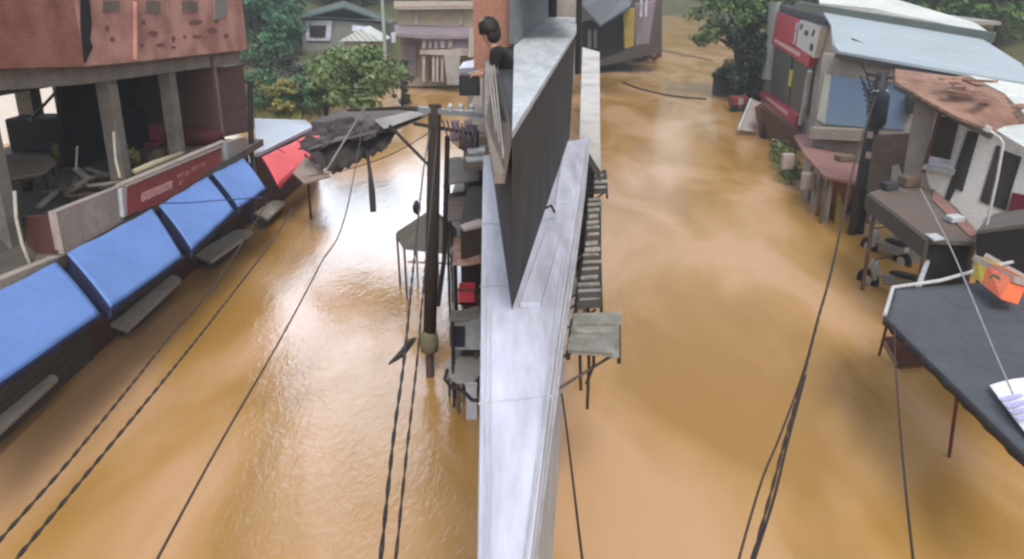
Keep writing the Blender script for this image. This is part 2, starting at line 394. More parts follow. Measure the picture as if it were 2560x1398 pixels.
# ground floor shop wall
MB().box(lpt(-9.3, 6, -1.2), DL*17.6, UP*3.9, NL*.2).build('shop_wall', M_MAROON, LB)
for k, y in enumerate((7.2, 11.1, 15.0, 19.0)):
    sh = MB().box(lpt(-9.27, y, -.8), DL*2.9, UP*3.0, NL*.06)
    for q in range(12): sh.box(lpt(-9.245, y+.02, -.7+q*.24), DL*2.86, UP*.1, NL*.03)
    sh.build('roller_shutter', M_CONCD, LB)
# terrace floor
flo = MB(); flo.poly([lpt(-8.95, 6, 2.55), lpt(-8.75, 23.6, 2.55), lpt(-16.5, 23.6, 2.55), lpt(-16.5, 6, 2.55)], (0, 0, .22)); flo.build('terrace_floor', M_CONCD, LB)
# street parapet of the terrace
pp = [PL(140, 530, -8.9), PL(305, 465, -8.9), PL(570, 355, -8.9), PL(615, 342, -8.9), PL(615, 420, -8.9), PL(525, 440, -8.9), PL(390, 520, -8.9), PL(160, 635, -8.9)]
quad(pp, NL*.16).build('parapet', M_CONCP, LB)
cp = MB(); cp.bar(PL(300, 463, -8.93), PL(560, 353, -8.93), .2, .05); cp.build('coping', M_CONCP, LB)
for x, y0, y1 in ((306, 470, 540), (560, 355, 412)):
    MB().bar(PL(x, y0, -8.86), PL(x+6, y1, -8.86), .09, .22).build('parapet_post', M_WHITEC, LB)
# lower near parapet + red-brown side wall
quad([PL(-260, 770, -8.9), PL(0, 700, -8.9), PL(150, 640, -8.9), PL(168, 655, -8.9), PL(0, 735, -8.9), PL(-260, 850, -8.9)], NL*.2).build('low_parapet', M_CONCP, LB)
a = PL(132, 540, -9.0); b = PL(148, 640, -9.0)
quad([a, b, PL(78, 668, -9.6), PL(55, 545, -10.4)], (0, .12, 0)).build('side_wall', M_DKRED, LB)
quad([PL(-240, 560, -10.8), PL(30, 475, -10.8), PL(75, 665, -9.9), PL(-240, 790, -9.9)], NL*.1).build('side_yard_screen', M_CONCD, LB)
# columns
def colm(x0, y0, x1, y1, X9, w, name='column', m=M_CONC):
    a = PL(x0, y0, X9); b = PL(x1, y1, X9); c = (a+b)/2
    MB().box(Vector((c.x-w/2, c.y-w/2, 2.75)), (w, 0, 0), (0, w, 0), (0, 0, 3.2)).build(name, m, LB, bevel=.015)
colm(265, 200, 300, 430, -10.3, .36); colm(420, 190, 440, 378, -10.3, .36); colm(525, 170, 540, 335, -10.3, .36)
colm(68, 215, 76, 285, -15.6, .5); colm(150, 215, 160, 300, -15.6, .3); colm(-60, 200, -50, 300, -10.3, .36)
# beam under the brick storey and soffit
flo = MB(); flo.poly([PL(-320, 178, -10), PL(0, 170, -10), PL(210, 166, -10), PL(340, 155, -10), PL(600, 126, -10), PL(598, 158, -10), PL(350, 192, -10), PL(200, 212, -10), PL(0, 226, -10), PL(-320, 240, -10)], NL*.35); flo.build('floor_beam', M_CONC, LB)
flo = MB(); flo.poly([lpt(-10.3, 7, 5.95), lpt(-10.3, 25.6, 5.35), lpt(-16.5, 25.6, 5.35), lpt(-16.5, 7, 5.95)], (0, 0, .25)); flo.build('ceiling_slab', M_CONCD, LB)
# upper brick walls
def upw(xs, X9, m, name, th=.25, ybots=None):
    lo = [PL(x, y, X9) for x, y in xs]
    hi = [Vector((p.x, p.y, 9.6)) for p in reversed(lo)]
    return quad(lo+hi, NL*th).build(name, m, LB)
upw([(-330, 186), (0, 172), (212, 166)], -9.75, M_ORANGE, 'brick_wall')
upw([(212, 166), (340, 154), (612, 125)], -9.75, M_PINK, 'brick_wall')
quad([PL(203, -20, -9.71), PL(222, -20, -9.71), PL(230, 60, -9.71), PL(226, 100, -9.71), PL(233, 118, -9.71), PL(214, 158, -9.71), PL(206, 90, -9.71)], NL*.1).build('recess_shade_strip', M_BLACK, LB)  # proud black strip in place of the shaded recess between the walls
e = PL(612, 125, -9.75)
MB().box(e+Vector((0, -.02, .0)), (-6, .4, 0), (0, .25, 0), (0, 0, 4.2)).build('end_wall', M_PINK, LB)
ext = MB(); ext.bar(PL(338, 5, -9.72), PL(338, 150, -9.72), .12, .08); ext.build('pilaster', M_PINK, LB)
for x0, x1, y0, y1 in ((257, 300, 2, 32), (365, 402, 2, 34), (455, 497, 2, 32)):
    v = MB()
    for q in range(5):
        yy = y0+(y1-y0)*q/5; v.poly([PL(x0, yy, -9.72), PL(x1, yy, -9.72), PL(x1, yy+3.2, -9.72), PL(x0, yy+3.2, -9.72)], NL*.06)
    v.build('vent', M_CONC, LB)
quad([PL(537, -20, -9.72), PL(568, -22, -9.72), PL(566, 42, -9.72), PL(537, 50, -9.72)], NL*.08).build('window', M_GREYW, LB)
PATCH = mat('bare_block_patch', (.25, .12, .09), .95)
for x, y, wd, hg in ((262, 62, 12, 16), (275, 90, 12, 16), (355, 50, 10, 12), (372, 78, 22, 12), (392, 108, 22, 10), (430, 90, 8, 16), (458, 88, 8, 8), (480, 88, 28, 8), (470, 50, 34, 12), (535, 50, 12, 8), (520, 70, 22, 14), (560, 85, 12, 10), (428, 115, 12, 7), (350, 110, 10, 8)):
    c0 = x+wd/2; c1 = y+hg/2; a0 = random.uniform(0, 6)
    quad([PL(c0+wd*.6*math.cos(a0+k*.785)*random.uniform(.7, 1.1), c1+hg*.6*math.sin(a0+k*.785)*random.uniform(.7, 1.1), -9.74) for k in range(8)], NL*.05).build('bare_patch', PATCH, LB)
# rear of the open storey
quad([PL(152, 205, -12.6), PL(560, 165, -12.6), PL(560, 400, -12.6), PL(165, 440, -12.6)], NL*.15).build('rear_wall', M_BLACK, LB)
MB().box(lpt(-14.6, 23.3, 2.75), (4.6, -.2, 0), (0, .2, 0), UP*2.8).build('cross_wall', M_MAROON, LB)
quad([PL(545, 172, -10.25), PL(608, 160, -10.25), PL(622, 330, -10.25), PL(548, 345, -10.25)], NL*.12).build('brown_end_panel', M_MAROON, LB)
for k in range(6):
    MB().tube([PL(452+k*12, 195, -11.6), PL(455+k*12, 360, -11.6)], .07, 6).build('hanging_cloth', [M_DKRED, M_LILAC, M_DKRED, M_LILAC, M_GREYW, M_DKRED][k], LB)
# bright neighbour seen through the open storey
NB = thing('white_neighbour_house', 'white walled house glimpsed through the open brick storey', 'house', (-28, 36, 0))
MB().box((-40, 35, -1), (24, 0, 0), (0, 0, 6.6), (0, 4, 0)).build('wall', mat('bright_whitewash', (.82, .80, .78), .6, (.7, .68, .66)), NB)
MB().box((-40.5, 34.5, 5.6), (25, 0, 0), (0, 5, 0), (0, 0, .15)).build('roof', M_TINW, NB)
NB.location = NB.location

# shop sign on the parapet
SG = thing('shop_signboard', 'long faded red shop signboard on the parapet above the blue awnings', 'sign', PL(430, 460, -8.82))
quad([PL(318, 468, -8.80), PL(553, 368, -8.80), PL(553, 412, -8.80), PL(402, 508, -8.80), PL(318, 540, -8.80)], NL*.05).build('board', M_REDSIGN, SG)
ed = MB(); ed.bar(PL(316, 466, -8.79), PL(555, 366, -8.79), .05, .04); ed.build('frame', M_CONCP, SG)
lt = MB(); rr2 = random.Random(3)
def stroke(mbx, P0, P1, P2, P3): mbx.poly([P0, P1, P2, P3], NL*.02)
x = 356.0
for k in range(9):      # a row of pale capital letters, too worn to read
    wx = 6.2; t = (x-318)/235; yt = 483-(x-356)*.42; hgt = 22-(x-356)*.05
    for dx in (0, 4.4): stroke(lt, PL(x+dx, yt-dx*.42, -8.78), PL(x+dx+1.7, yt-(dx+1.7)*.42, -8.78), PL(x+dx+1.7, yt-(dx+1.7)*.42+hgt, -8.78), PL(x+dx, yt-dx*.42+hgt, -8.78))
    q = [0, .45, .9][k % 3]
    stroke(lt, PL(x, yt+hgt*q, -8.78), PL(x+6, yt-2.5+hgt*q, -8.78), PL(x+6, yt+hgt*q+1, -8.78), PL(x, yt+hgt*q+3.5, -8.78))
    x += 8.6
lt.build('lettering', mat('faded_letter_white', (.62, .36, .36), .6, (.5, .25, .25)), SG)
pt = MB()
for x, y, wd in ((446, 436, 14), (466, 430, 9), (482, 418, 16), (505, 408, 10), (450, 452, 8)): stroke(pt, PL(x, y, -8.78), PL(x+wd, y-wd*.42, -8.78), PL(x+wd, y-wd*.42+11, -8.78), PL(x, y+11, -8.78))
pt.build('printed_pictures', mat('faded_orange_print', (.42, .15, .11), .6, (.35, .2, .12), 6), SG)

# blue awnings
def awning(label, TL, TR, BR, BL, xt=-8.75, xb=-7.67, m=M_BLUE, flap=True, val=.12, group='blue shop awnings along the left street', valm=M_NAVY):
    a, b, c, d = PL(*TL, xt), PL(*TR, xt), PL(*BR, xb), PL(*BL, xb)
    t = thing('shop_awning', label, 'awning', Vector(((a.x+b.x)/2, (a.y+b.y)/2, min(c.z, d.z))), group)
    MB().sheet(d, c, b, a, 34, 12, lambda u, v: (0, 0, .05*math.sin(v*math.pi)-.05*math.sin(u*math.pi)*(.4+math.sin(v*math.pi))*(.7+.3*math.sin(a.y)) + .009*math.sin(u*15+v*4+a.y*3)), .03).build('canopy', m, t, smooth=True)
    MB().sheet(d, c, c-UP*val, d-UP*val*1.1, 16, 2, lambda u, v: (.02+.02*math.sin(u*40)*v, 0, 0), .02).build('valance', valm, t, smooth=True)  # navy on the blue awnings stands in for their blue in shade
    if flap:
        lw = MB(); lw.sheet(d+Vector((0, .02, .0)), a+Vector((0, .02, 0)), a+Vector((0, -.15, -.4)), d+Vector((.0, -.08, -.26)), 8, 3, lambda u, v: (0, 0, -.06*math.sin(u*math.pi)), .02)
        lw.build('side_flap', M_NAVY, t, smooth=True)
    for p, q in ((d, a), (c, b)): MB().tube([q-UP*.09, p-UP*.05+NL*.05, q-UP*.85+NL*.02], .018, 6).build('bracket', M_NAVY, t)
    return t
awning('nearest blue awning, cut off at the left edge of the street', (-250, 845), (140, 655), (250, 783), (-250, 1128))
awning('large blue awning at the left end of the red signboard', (168, 632), (380, 522), (456, 640), (278, 768))
awning('blue awning below the middle of the red signboard', (398, 513), (518, 441), (584, 526), (480, 622))
awning('farthest blue awning, beside the salmon red one', (532, 434), (608, 396), (664, 470), (597, 517), flap=True)
# pale counters under awnings
def counter(label, far0, far1, near1, near0, z=.42):
    P = [PZ(q[0]+4, q[1]+3, z) for q in (far0, far1, near1, near0)]
    t = thing('shop_counter', label, 'counter', (P[0]+P[2])/2-UP*z, 'pale counters at the flood edge')
    a = MB(); n = 8; pts = []
    c = (P[0]+P[1])/2; r = (P[1]-P[0]).length/2; d = ((P[0]-P[3]).normalized()); s = (P[1]-P[0]).normalized()
    for k in range(n+1):
        th = math.pi*(1-k/n); pts.append(c+s*r*math.cos(th)+d*r*.7*math.sin(th))
    pts += [P[2], P[3]]; a.poly(pts, (0, 0, -.1)); a.build('top', mat('pale_terrazzo', (.52, .48, .43), .6, (.36, .32, .27), 2, .5), t, bevel=.02)
    cc = (P[0]+P[1]+P[2]+P[3])/4
    MB().box(cc-DL*.9-NL*.1-UP*(z+.9), DL*1.8, NL*.2, UP*(z+.79)).build('base', M_CONCD, t)
counter('pale rounded counter sticking out under the nearest blue awning', (84, 940), (136, 944), (-40, 1106), (-110, 1070))
counter('pale rounded counter under the large blue awning', (396, 688), (446, 698), (312, 822), (258, 800))
counter('pale counter under the awning below the red signboard', (580, 574), (626, 578), (524, 650), (478, 632))
counter('pale counter under the farthest blue awning', (674, 500), (708, 504), (664, 544), (630, 530))

# salmon awning and its building
t = awning('salmon red awning with dark seams between blue awnings and dark tarpaulin', (655, 392), (785, 330), (812, 352), (695, 462), xt=-8.6, xb=-7.75, m=M_PINKR, group=None, flap=False, valm=M_RED)

for (p, q) in (((690, 378), (712, 394)), ((735, 356), (752, 366)), ((742, 392), (765, 392))):
    MB().bar(PL(*p, -8.35)+UP*.12, PL(*q, -8.1)+UP*.16, .05, .03).build('seam', M_MAROON, t)
PR = thing('corner_post', 'dark corner pipe between the last blue awning and the salmon one', 'pipe', PL(632, 470, -8.3))
MB().tube([PL(625, 205, -8.9), PL(628, 380, -8.9), PL(640, 440, -8.6)], .09, 8).build('pipe', M_BLACK, PR)
MB().tube([PL(624, 500, -7.7), PL(630, 560, -7.7)], .05, 8).build('drip_end', M_NAVY, PR)
TB = thing('tin_roof_shop', 'low shop with pale blue grey roof and white eave behind the salmon awning', 'shop', (-10.5, 30, 0))
quad([PL(636, 296, -11.5), PL(762, 300, -11.5), PL(786, 318, -8.9), PL(642, 388, -8.9)], (0, 0, -.08)).build('roof', mat('blue_grey_roof', (.36, .40, .46), .55, (.3, .32, .35), .8), TB)
MB().bar(PL(642, 388, -8.85), PL(786, 316, -8.85), .08, .12).build('eave', M_WHITE, TB)
a = PL(642, 388, -8.95); b = PL(786, 318, -8.95)
quad([a-UP*.1, b-UP*.1, Vector((b.x, b.y, -1)), Vector((a.x, a.y, -1))], NL*.2).build('wall', M_MAROON, TB)
MB().box((a.x-4, a.y-.2, -1), (3.8, 0, 0), (0, .2, 0), (0, 0, 3)).build('side_wall', M_MAROON, TB)

# dark tarpaulin stall hung across from the pole
TS = thing('tarpaulin_stall', 'sagging dark tarpaulin stall with tattered edge reaching towards the dark pole', 'stall', PZ(860, 470, 0))
zt = 3.3
def T(x, y, z=zt): return PZ(x, y, z)
quad([T(782, 300, 3.1), T(880, 272, 3.3), T(1045, 268, 3.5), T(1075, 285, 3.5), T(1000, 318, 3.3), T(930, 335, 3.2), T(850, 350, 3.1), T(770, 375, 2.9), T(800, 340, 2.9)], (0, 0, -.04)).build('roof_sheet', mat('grey_brown_sheet', (.075, .058, .055), .8, (.13, .11, .095), .9, .9), TS)
quad([T(935, 300, 3.42), T(1040, 275, 3.56), T(1060, 286, 3.56), T(960, 322, 3.38)], (0, 0, -.02)).build('pale_patch', M_GREYW, TS)
tp = MB(); 
top = [T(765, 378, 2.85), T(845, 352, 3.0), T(925, 334, 3.1), T(985, 322, 3.2), T(1000, 318, 3.2)]
bot = [(800, 418), (840, 434), (905, 398), (962, 374), (985, 335)]
top2 = []; bot2 = []
for k in range(4):
    for q in range(6):
        u = q/6; top2.append(top[k].lerp(top[k+1], u)); bx = bot[k][0]+(bot[k+1][0]-bot[k][0])*u; by = bot[k][1]+(bot[k+1][1]-bot[k][1])*u + (5 if q % 2 else -3)
        bot2.append(PY(bx, by, top2[-1].y-.6+.12*math.sin(q*2.0)))
b0 = 0; W = len(top2)
rows = 6
for r_ in range(rows):
    for i in range(W):
        p = top2[i].lerp(bot2[i], r_/(rows-1)); p = p+Vector((0, .08*math.sin(i*1.3+r_), 0)); tp.v.append(p)
for r_ in range(rows-1):
    for i in range(W-1): tp.f.append([r_*W+i, r_*W+i+1, (r_+1)*W+i+1, (r_+1)*W+i])
o = tp.build('tarpaulin', M_TARP, TS, smooth=True); sm = o.modifiers.new('thick', 'SOLIDIFY'); sm.thickness = .025
rq = random.Random(4)
for k, (x, y, z) in enumerate(((790, 345, 3.15), (850, 330, 3.2), (915, 318, 3.35), (955, 300, 3.45), (820, 308, 3.25), (880, 300, 3.35))):
    p = T(x, y, z); w_ = rq.uniform(.8, 1.3); d_ = rq.uniform(.9, 1.5)
    MB().sheet(p+Vector((-w_/2, -d_/2, -.25)), p+Vector((w_/2, -d_/2, -.15)), p+Vector((w_/2, d_/2, .02)), p+Vector((-w_/2, d_/2, .05)), 9, 9, lambda u, v: (.06*math.sin(v*11+k), .10*math.sin(u*13+k*2), .06*math.sin(u*8+k)*math.sin(v*7)-.1*math.sin(math.pi*u)), .012).build('rag', (M_TARP, M_WOODD, M_TARP, M_CONCD, M_TARP, M_TARP)[k], TS, smooth=True)
quad([T(732, 432, 2.1), T(762, 392, 2.3), T(800, 418, 2.3), T(826, 440, 2.3), T(760, 458, 2.0)], (0, 0, -.05)).build('side_sheet', mat('dusty_tan_sheet', (.30, .22, .17), .7, (.2, .14, .1), 1), TS)
MB().tube([T(870, 276, 3.5), PY(1000, 270, 20), Vector((-1.45, 13.6, 5.55))], [.05, .06, .07], 6).build('beam', M_WOODD, TS)
MB().tube([PZ(915, 262, 4.2), PZ(815, 428, 2.5)], .03, 6).build('pole', M_CONC, TS)
for x, y in ((764, 385),):
    p = T(x, y, 2.3); 
    MB().tube([Vector((p.x, p.y, -1)), p], .04, 6).build('post', M_WOODD, TS)
st = MB(); st.tube([PY(917, 376, 19.2), PY(926, 440, 19), PY(930, 480, 18.9), PY(933, 530, 18.8)], [.035, .06, .09, .085], 8)
st.build('hanging_strap', M_TARP, TS)

# ------------------------------------------------------------------ left: utility pole
UPo = thing('utility_pole', 'thick dark utility pole standing in the left flooded street', 'pole', (-1.71, 13.3, 0))
MB().tube([(-1.70, 13.3, .75), (-1.56, 13.3, 3.2), (-1.44, 13.35, 5.7)], [.135, .13, .12], 12).build('shaft', M_WOODD, UPo, smooth=True)
MB().tube([(-1.22, 13.35, 5.1), (-1.35, 13.35, 2.6), (-1.50, 13.3, 1.6)], [.05, .045, .05], 8).build('conduit', M_BLACK, UPo)
MB().tube([(-1.72, 13.3, -1.3), (-1.70, 13.3, .7)], [.085, .09], 10).build('reflection_stub', mat('purplish_reflection', (.10, .065, .06), .6), UPo)  # narrower brownish stub modelled where the pole's reflection shows
MB().lathe((-1.70, 13.3, .55), [(.10, 0), (.18, .05), (.20, .25), (.17, .42), (.13, .5)], 14).build('concrete_collar', mat('mossy_collar', (.17, .15, .09), .9), UPo, smooth=True)
MB().tube([(-1.49, 13.25, 4.45), (-2.35, 13.6, 5.25)], .03, 6).build('brace', M_WOODD, UPo)
MB().bar((-1.75, 13.3, 5.62), (-.45, 13.3, 5.5), .1, .1).build('crossarm', M_BGREY, UPo)
MB().bar((-1.85, 13.3, 5.35), (-.7, 13.3, 5.15), .06, .06).build('crossarm', M_WOODD, UPo)
for k, x in enumerate((-1.15, -.95, -.75)):
    MB().lathe((x, 13.3, 5.55), [(.03, 0), (.06, .04), (.035, .08), (.06, .12), (.03, .17)], 10).build('insulator', M_WHITEC, UPo)
MB().lathe((-1.83, 13.15, 3.6), [(.02, 0), (.07, .06), (.08, .16), (.03, .28)], 10).build('switch_box', M_BLACK, UPo, smooth=True)
tr_ = MB()
for k in range(7): tr_.tube([(-1.3+.09*k, 13.2, 5.45-.02*k), (-1.2+.08*k, 13.1, 5.15-.03*(k % 3)), (-1.0+.05*k, 13.2, 4.9), (-.85+.03*k, 13.4, 5.3)], .018, 5)
tr_.build('cable_tangle', mat('purple_grey_cable', (.09, .075, .10), .6), UPo)

# ------------------------------------------------------------------ left: small canopy stall by the pole
CS = thing('canopy_stall', 'small olive hipped canopy stall on thin legs behind the dark pole', 'stall', (-1.95, 16.2, 0))
zc = 1.55; ap = PZ(1082, 520, 2.35)
Q = [PZ(992, 580, zc), PZ(1010, 612, zc-.05), PZ(1155, 628, zc-.1), PZ(1160, 588, zc)]
rf = MB()
for i in range(4):
    a, b = Q[i], Q[(i+1) % 4]; rf.poly([a, b, ap], (0, 0, -.03))
rf.build('canopy', M_OLIVE, CS)
fr = MB()
for i in range(4): fr.bar(Q[i]-UP*.07, Q[(i+1) % 4]-UP*.07, .05, .1)
fr.build('fringe', mat('lilac_grey_fringe', (.20, .18, .21), .8), CS)
for i in range(4):
    MB().tube([Q[i]-UP*.08, Vector((Q[i].x*.96+ap.x*.04, Q[i].y, -1))], .03, 6).build('leg', M_CONCD, CS)
for k in range(4):
    p = PZ(1042+k*26, 640, .9); MB().tube([p+UP*.45, Vector((p.x, p.y, -.6))], .028, 6).build('rail_post', M_BAMBOO, CS)
MB().bar(PZ(1020, 655, .95), PZ(1150, 660, .95), .04, .05).build('rail', M_BAMBOO, CS)

# ------------------------------------------------------------------ centre: wedge building between both streets
CB = thing('white_wedge_building', 'narrow white building with stepped ledges and dark parapet between the two flooded streets', 'building', (0, 8, 0))
# tiers; each ledge is a slab, the lower ones a little wider
def tier(z, right, dl, th, name, m):
    A = [Vector((-.14-dl, 1.6, z))] + [PZ(x, y, z) for x, y in right] + [Vector((-.50-dl, 12.2, z)), Vector((-.18-dl, 3.1, z))]
    return quad(A, (0, 0, -th)).build(name, m, CB, bevel=.008)
tier(5.0, [(1290, 2400), (1326, 1398), (1362, 1100), (1393, 850), (1426, 640), (1452, 470), (1468, 345)], 0, .14, 'roof_ledge', M_WHITE)
tier(4.74, [(1296, 2400), (1334, 1398), (1371, 1100), (1402, 850), (1434, 640), (1458, 470), (1472, 345)], .01, .10, 'ledge', M_WHITE)
tier(4.46, [(1300, 2400), (1341, 1398), (1380, 1100), (1411, 850), (1442, 640), (1464, 470), (1476, 342)], .02, .10, 'ledge', M_WHITEC)
quad([Vector((x, y, -1.2)) for x, y in ((-.12, 1.75), (.02, 1.75), (.26, 5.0), (.6, 8.6), (1.0, 12.2), (1.2, 22), (-.5, 22), (-.40, 12))], (0, 0, 5.5)).build('lower_wall', M_WHITEC, CB)
hull = MB()
hb = [(0, 6.15), (1.13, 13.8), (1.25, 22), (-.34, 22), (-.32, 11.2)]; ht = [(0, 5.3), (1.34, 15.5), (1.5, 22), (-.34, 22), (-.33, 10.2)]
hull.v = [Vector((x, y, 5.0)) for x, y in hb]+[Vector((x, y, 6.82)) for x, y in ht]
hull.f = [[0, 1, 2, 3, 4], [5, 6, 7, 8, 9]]+[[k, (k+1) % 5, (k+1) % 5+5, k+5] for k in range(5)]
hull.build('dark_parapet_wall', M_DGREY, CB)
for q in (((1405, 394), (1442, 394), (1424, 502), (1388, 502)), ((1362, 582), (1402, 582), (1352, 757), (1300, 757))):
    quad([PZ(x, y, 5.06) for x, y in q], (0, 0, -.059)).build('stepped_upstand', M_WHITE, CB, bevel=.006)
for k, (xa, xb) in enumerate(((1208, 1214), (1222, 1226))):
    MB().bar(PZ(xa, 1500, 5.01), PZ(xb, 760, 5.01), .008, .014).build('groove_bead', M_WHITEC, CB)
for k, (xa, xb) in enumerate(((1316, 1418), (1308, 1408))):
    MB().bar(PZ(xa, 1398, 5.01), PZ(xb, 640, 5.01), .008, .014).build('groove_bead', M_WHITEC, CB)
for (x0, y0, x1, y1) in ((1200, 716, 1300, 716), (1196, 1010, 1378, 990), (1204, 560, 1250, 560)):
    MB().bar(PZ(x0, y0, 5.0), PZ(x1, y1, 5.0), .012, .012).build('panel_joint', M_WHITEC, CB)
MB().tube([PZ(1366, 520, 5.2), PZ(1378, 514, 5.25), PZ(1386, 530, 5.1)], .018, 6).build('wall_hook', M_BLACK, CB)
# right-hand white cap (top of the parapet)
quad([Vector((.0, 5.22, 6.9)), PZ(1441, 78, 6.9), PZ(1441, 44, 6.9), PZ(1370, 40, 6.9), Vector((.03, 12.0, 6.9))], (0, 0, -.07)).build('white_cap', M_WHITEC, CB, bevel=.01)
# left-hand concrete balcony front
cf = quad([PZ(1279, 330, 6.9), PZ(1241, 146, 6.9), PZ(1212, 150, 6.9), PZ(1212, 300, 6.75), PZ(1236, 432, 6.5), PZ(1262, 432, 6.5)], (0, 0, -.09)); cf.build('balcony_coping', M_PARA, CB)
for k in range(3):
    MB().bar(PZ(1219+k*8, 165, 6.93), PZ(1240+k*9, 330+k*30, 6.9), .012, .03).build('coping_rib', M_CONC, CB)
quad([PZ(1212, 150, 6.84), PZ(1212, 300, 6.66), PZ(1238, 436, 6.4), PZ(1238, 440, 5.1), PZ(1206, 300, 5.1), PZ(1207, 160, 5.6)], (.04, 0, 0)).build('balcony_front', M_PARA, CB)
# upper storey behind the balcony
quad([Vector((-.66, 12.6, 6.45)), Vector((.05, 12.6, 6.45)), Vector((.05, 12.6, 9.6)), Vector((-.66, 12.6, 9.6))], (0, .2, 0)).build('orange_wall', M_OWALL, CB)
quad([Vector((.05, 12.3, 6.9)), Vector((1.15, 21.7, 6.9)), Vector((1.15, 21.7, 9.8)), Vector((.05, 12.3, 9.8))], (-.1, .1, 0)).build('grey_wall', M_BGREY, CB)
MB().box(Vector((1.02, 20.5, 6.9)), (.22, 0, 0), (0, .2, 0), UP*2.8).build('dark_post', M_BLACK, CB)
MB().box(PZ(1441, 60, 6.9)-UP*1.2, (.12, 0, 0), (0, .2, 0), UP*4).build('dark_post', M_BLACK, CB)
quad([Vector((1.25, 21.7, 5.0)), Vector((1.9, 21.9, 5.0)), Vector((1.9, 21.9, 9.8)), Vector((1.25, 21.7, 9.8))], (0, .2, 0)).build('rear_wall', M_GREYW, CB)
MB().box((-.66, 12.8, 7.9), (1.9, 0, 0), (0, 9.2, 0), (0, 0, .15)).build('rear_roof', M_GREYW, CB)
# little things fixed on the left side
for pts, z, m, nm in (([(1150, 562), (1200, 546), (1212, 552), (1205, 562), (1160, 572)], 3.9, M_CONCP, 'bracket_ledge'),
                      ([(1168, 372), (1212, 368), (1212, 378), (1170, 382)], 4.1, M_WHITEC, 'bracket_ledge'),
                      ([(1165, 391), (1212, 388), (1212, 398), (1166, 402)], 4.0, M_WHITEC, 'bracket_ledge')):
    quad([PZ(*q, z) for q in pts], (0, 0, -.05)).build(nm, m, CB)
# neighbour on the wedge's right flank: long concrete ledge
RL = thing('concrete_ledge_house', 'low house with stained pale concrete roof strip behind the dark parapet', 'building', (3, 25, 0))
quad([PZ(1449, 345, 4), PZ(1502, 430, 4), PZ(1500, 300, 4), PZ(1499, 130, 4), PZ(1456, 118, 4)], (0, 0, -.25)).build('roof', M_GRAVEL, RL)
quad([PZ(1500, 425, 3.8)+Vector((-.12, 0, 0)), PZ(1499, 131, 3.8)+Vector((-.1, 0, 0)), PZ(1456, 118, 3.8), PZ(1449, 345, 3.8)], (0, 0, -4.9)).build('wall', M_CONCD, RL)

# corrugated lean-to sheets on the right flank
def corr(label, pa, pb, pc, pd, z, dz, lam, m, legs=False, amp=.07):
    a, b = PZ(*pa, z), PZ(*pb, z-dz); c, d = PZ(*pc, z-dz), PZ(*pd, z)
    t = thing('lean_to_roof', label, 'roof', Vector(((a.x+c.x)/2, (a.y+c.y)/2, 0)), 'corrugated lean-to roofs beside the white wall')
    L = (d-a).length; n = max(8, int(L/lam*8))
    MB().sheet(a, b, c, d, 3, n, lambda u, v: (0, 0, .02*math.sin(v*L/lam*2*math.pi)), .015).build('sheet', GS if m is GS and lam < .29 else M_CORD, t, smooth=True)
    rb = MB(); rq = random.Random(int(pa[1])); k = 0; v = .02; lam = .7 if (m is GS and lam < .29) else lam
    while v < .97:
        w_ = lam*rq.uniform(.3, .6)/L; u1 = rq.uniform(.82, 1.06); u0 = rq.uniform(-.02, .15)
        e0, e1 = a.lerp(d, v), b.lerp(c, v); f0, f1 = a.lerp(d, min(1, v+w_)), b.lerp(c, min(1, v+w_)); zz = UP*rq.uniform(.03, .06)
        rb.poly([e0.lerp(e1, u0)+zz, e0.lerp(e1, u1)+zz, f0.lerp(f1, u1)+zz*1.3, f0.lerp(f1, u0)+zz*1.3], (0, 0, -.03)); v += lam/L*rq.uniform(.8, 1.2)
    rb.build('roof_ribs', m, t)
    fm = MB(); fm.bar(a-UP*.08, d-UP*.08, .06, .08); fm.bar(b-UP*.07, c-UP*.07, .05, .07); fm.build('rafter', M_WOODD, t)
    for p in (b.lerp(c, .15), b.lerp(c, .85)):
        MB().tube([Vector((p.x-.95, p.y, p.z-.7)), p-UP*.08-Vector((.08, 0, 0))], .02, 6).build('bracket', M_CONCD, t)
    return t
M_CORD = mat('dark_gap_sheet', (.06, .05, .042), .8)
GS = mat('grey_corrugated', (.20, .195, .165), .5, (.42, .41, .38), 2.2, .7, .05)
GS2 = mat('old_corrugated', (.22, .20, .17), .5, (.55, .52, .46), 3.0, .8, .05, stretch=(.5, 3, 1))
corr('farthest ribbed lean-to sheet beside the white wall', (1466, 428), (1514, 425), (1518, 486), (1470, 488), 3.2, .12, .5, GS2)
corr('narrow ribbed lean-to roof below the farthest sheet', (1470, 498), (1500, 496), (1500, 632), (1462, 636), 3.2, .12, .42, GS2)
corr('ribbed lean-to roof in the middle of the row', (1458, 640), (1500, 638), (1502, 704), (1448, 708), 3.2, .12, .3, GS2)
corr('ribbed lean-to roof with white stripe next to the grey plank sheet', (1446, 712), (1502, 710), (1504, 772), (1438, 776), 3.2, .12, .3, GS)
t = corr('wide grey lean-to sheet sticking out farthest over the water', (1432, 790), (1548, 786), (1548, 892), (1420, 880), 3.3, .08, .28, GS, amp=.05)
for p, q in (((1450, 888), (1452, 975)), ((1472, 888), (1468, 1022)), ((1484, 890), (1466, 960))):
    a = PZ(*p, 3.1); MB().tube([a, Vector((a.x, a.y-.05, a.z-.1)), PY(q[0], q[1], a.y-.05)], .022, 6).build('hanging_rod', M_CABLEB, t)

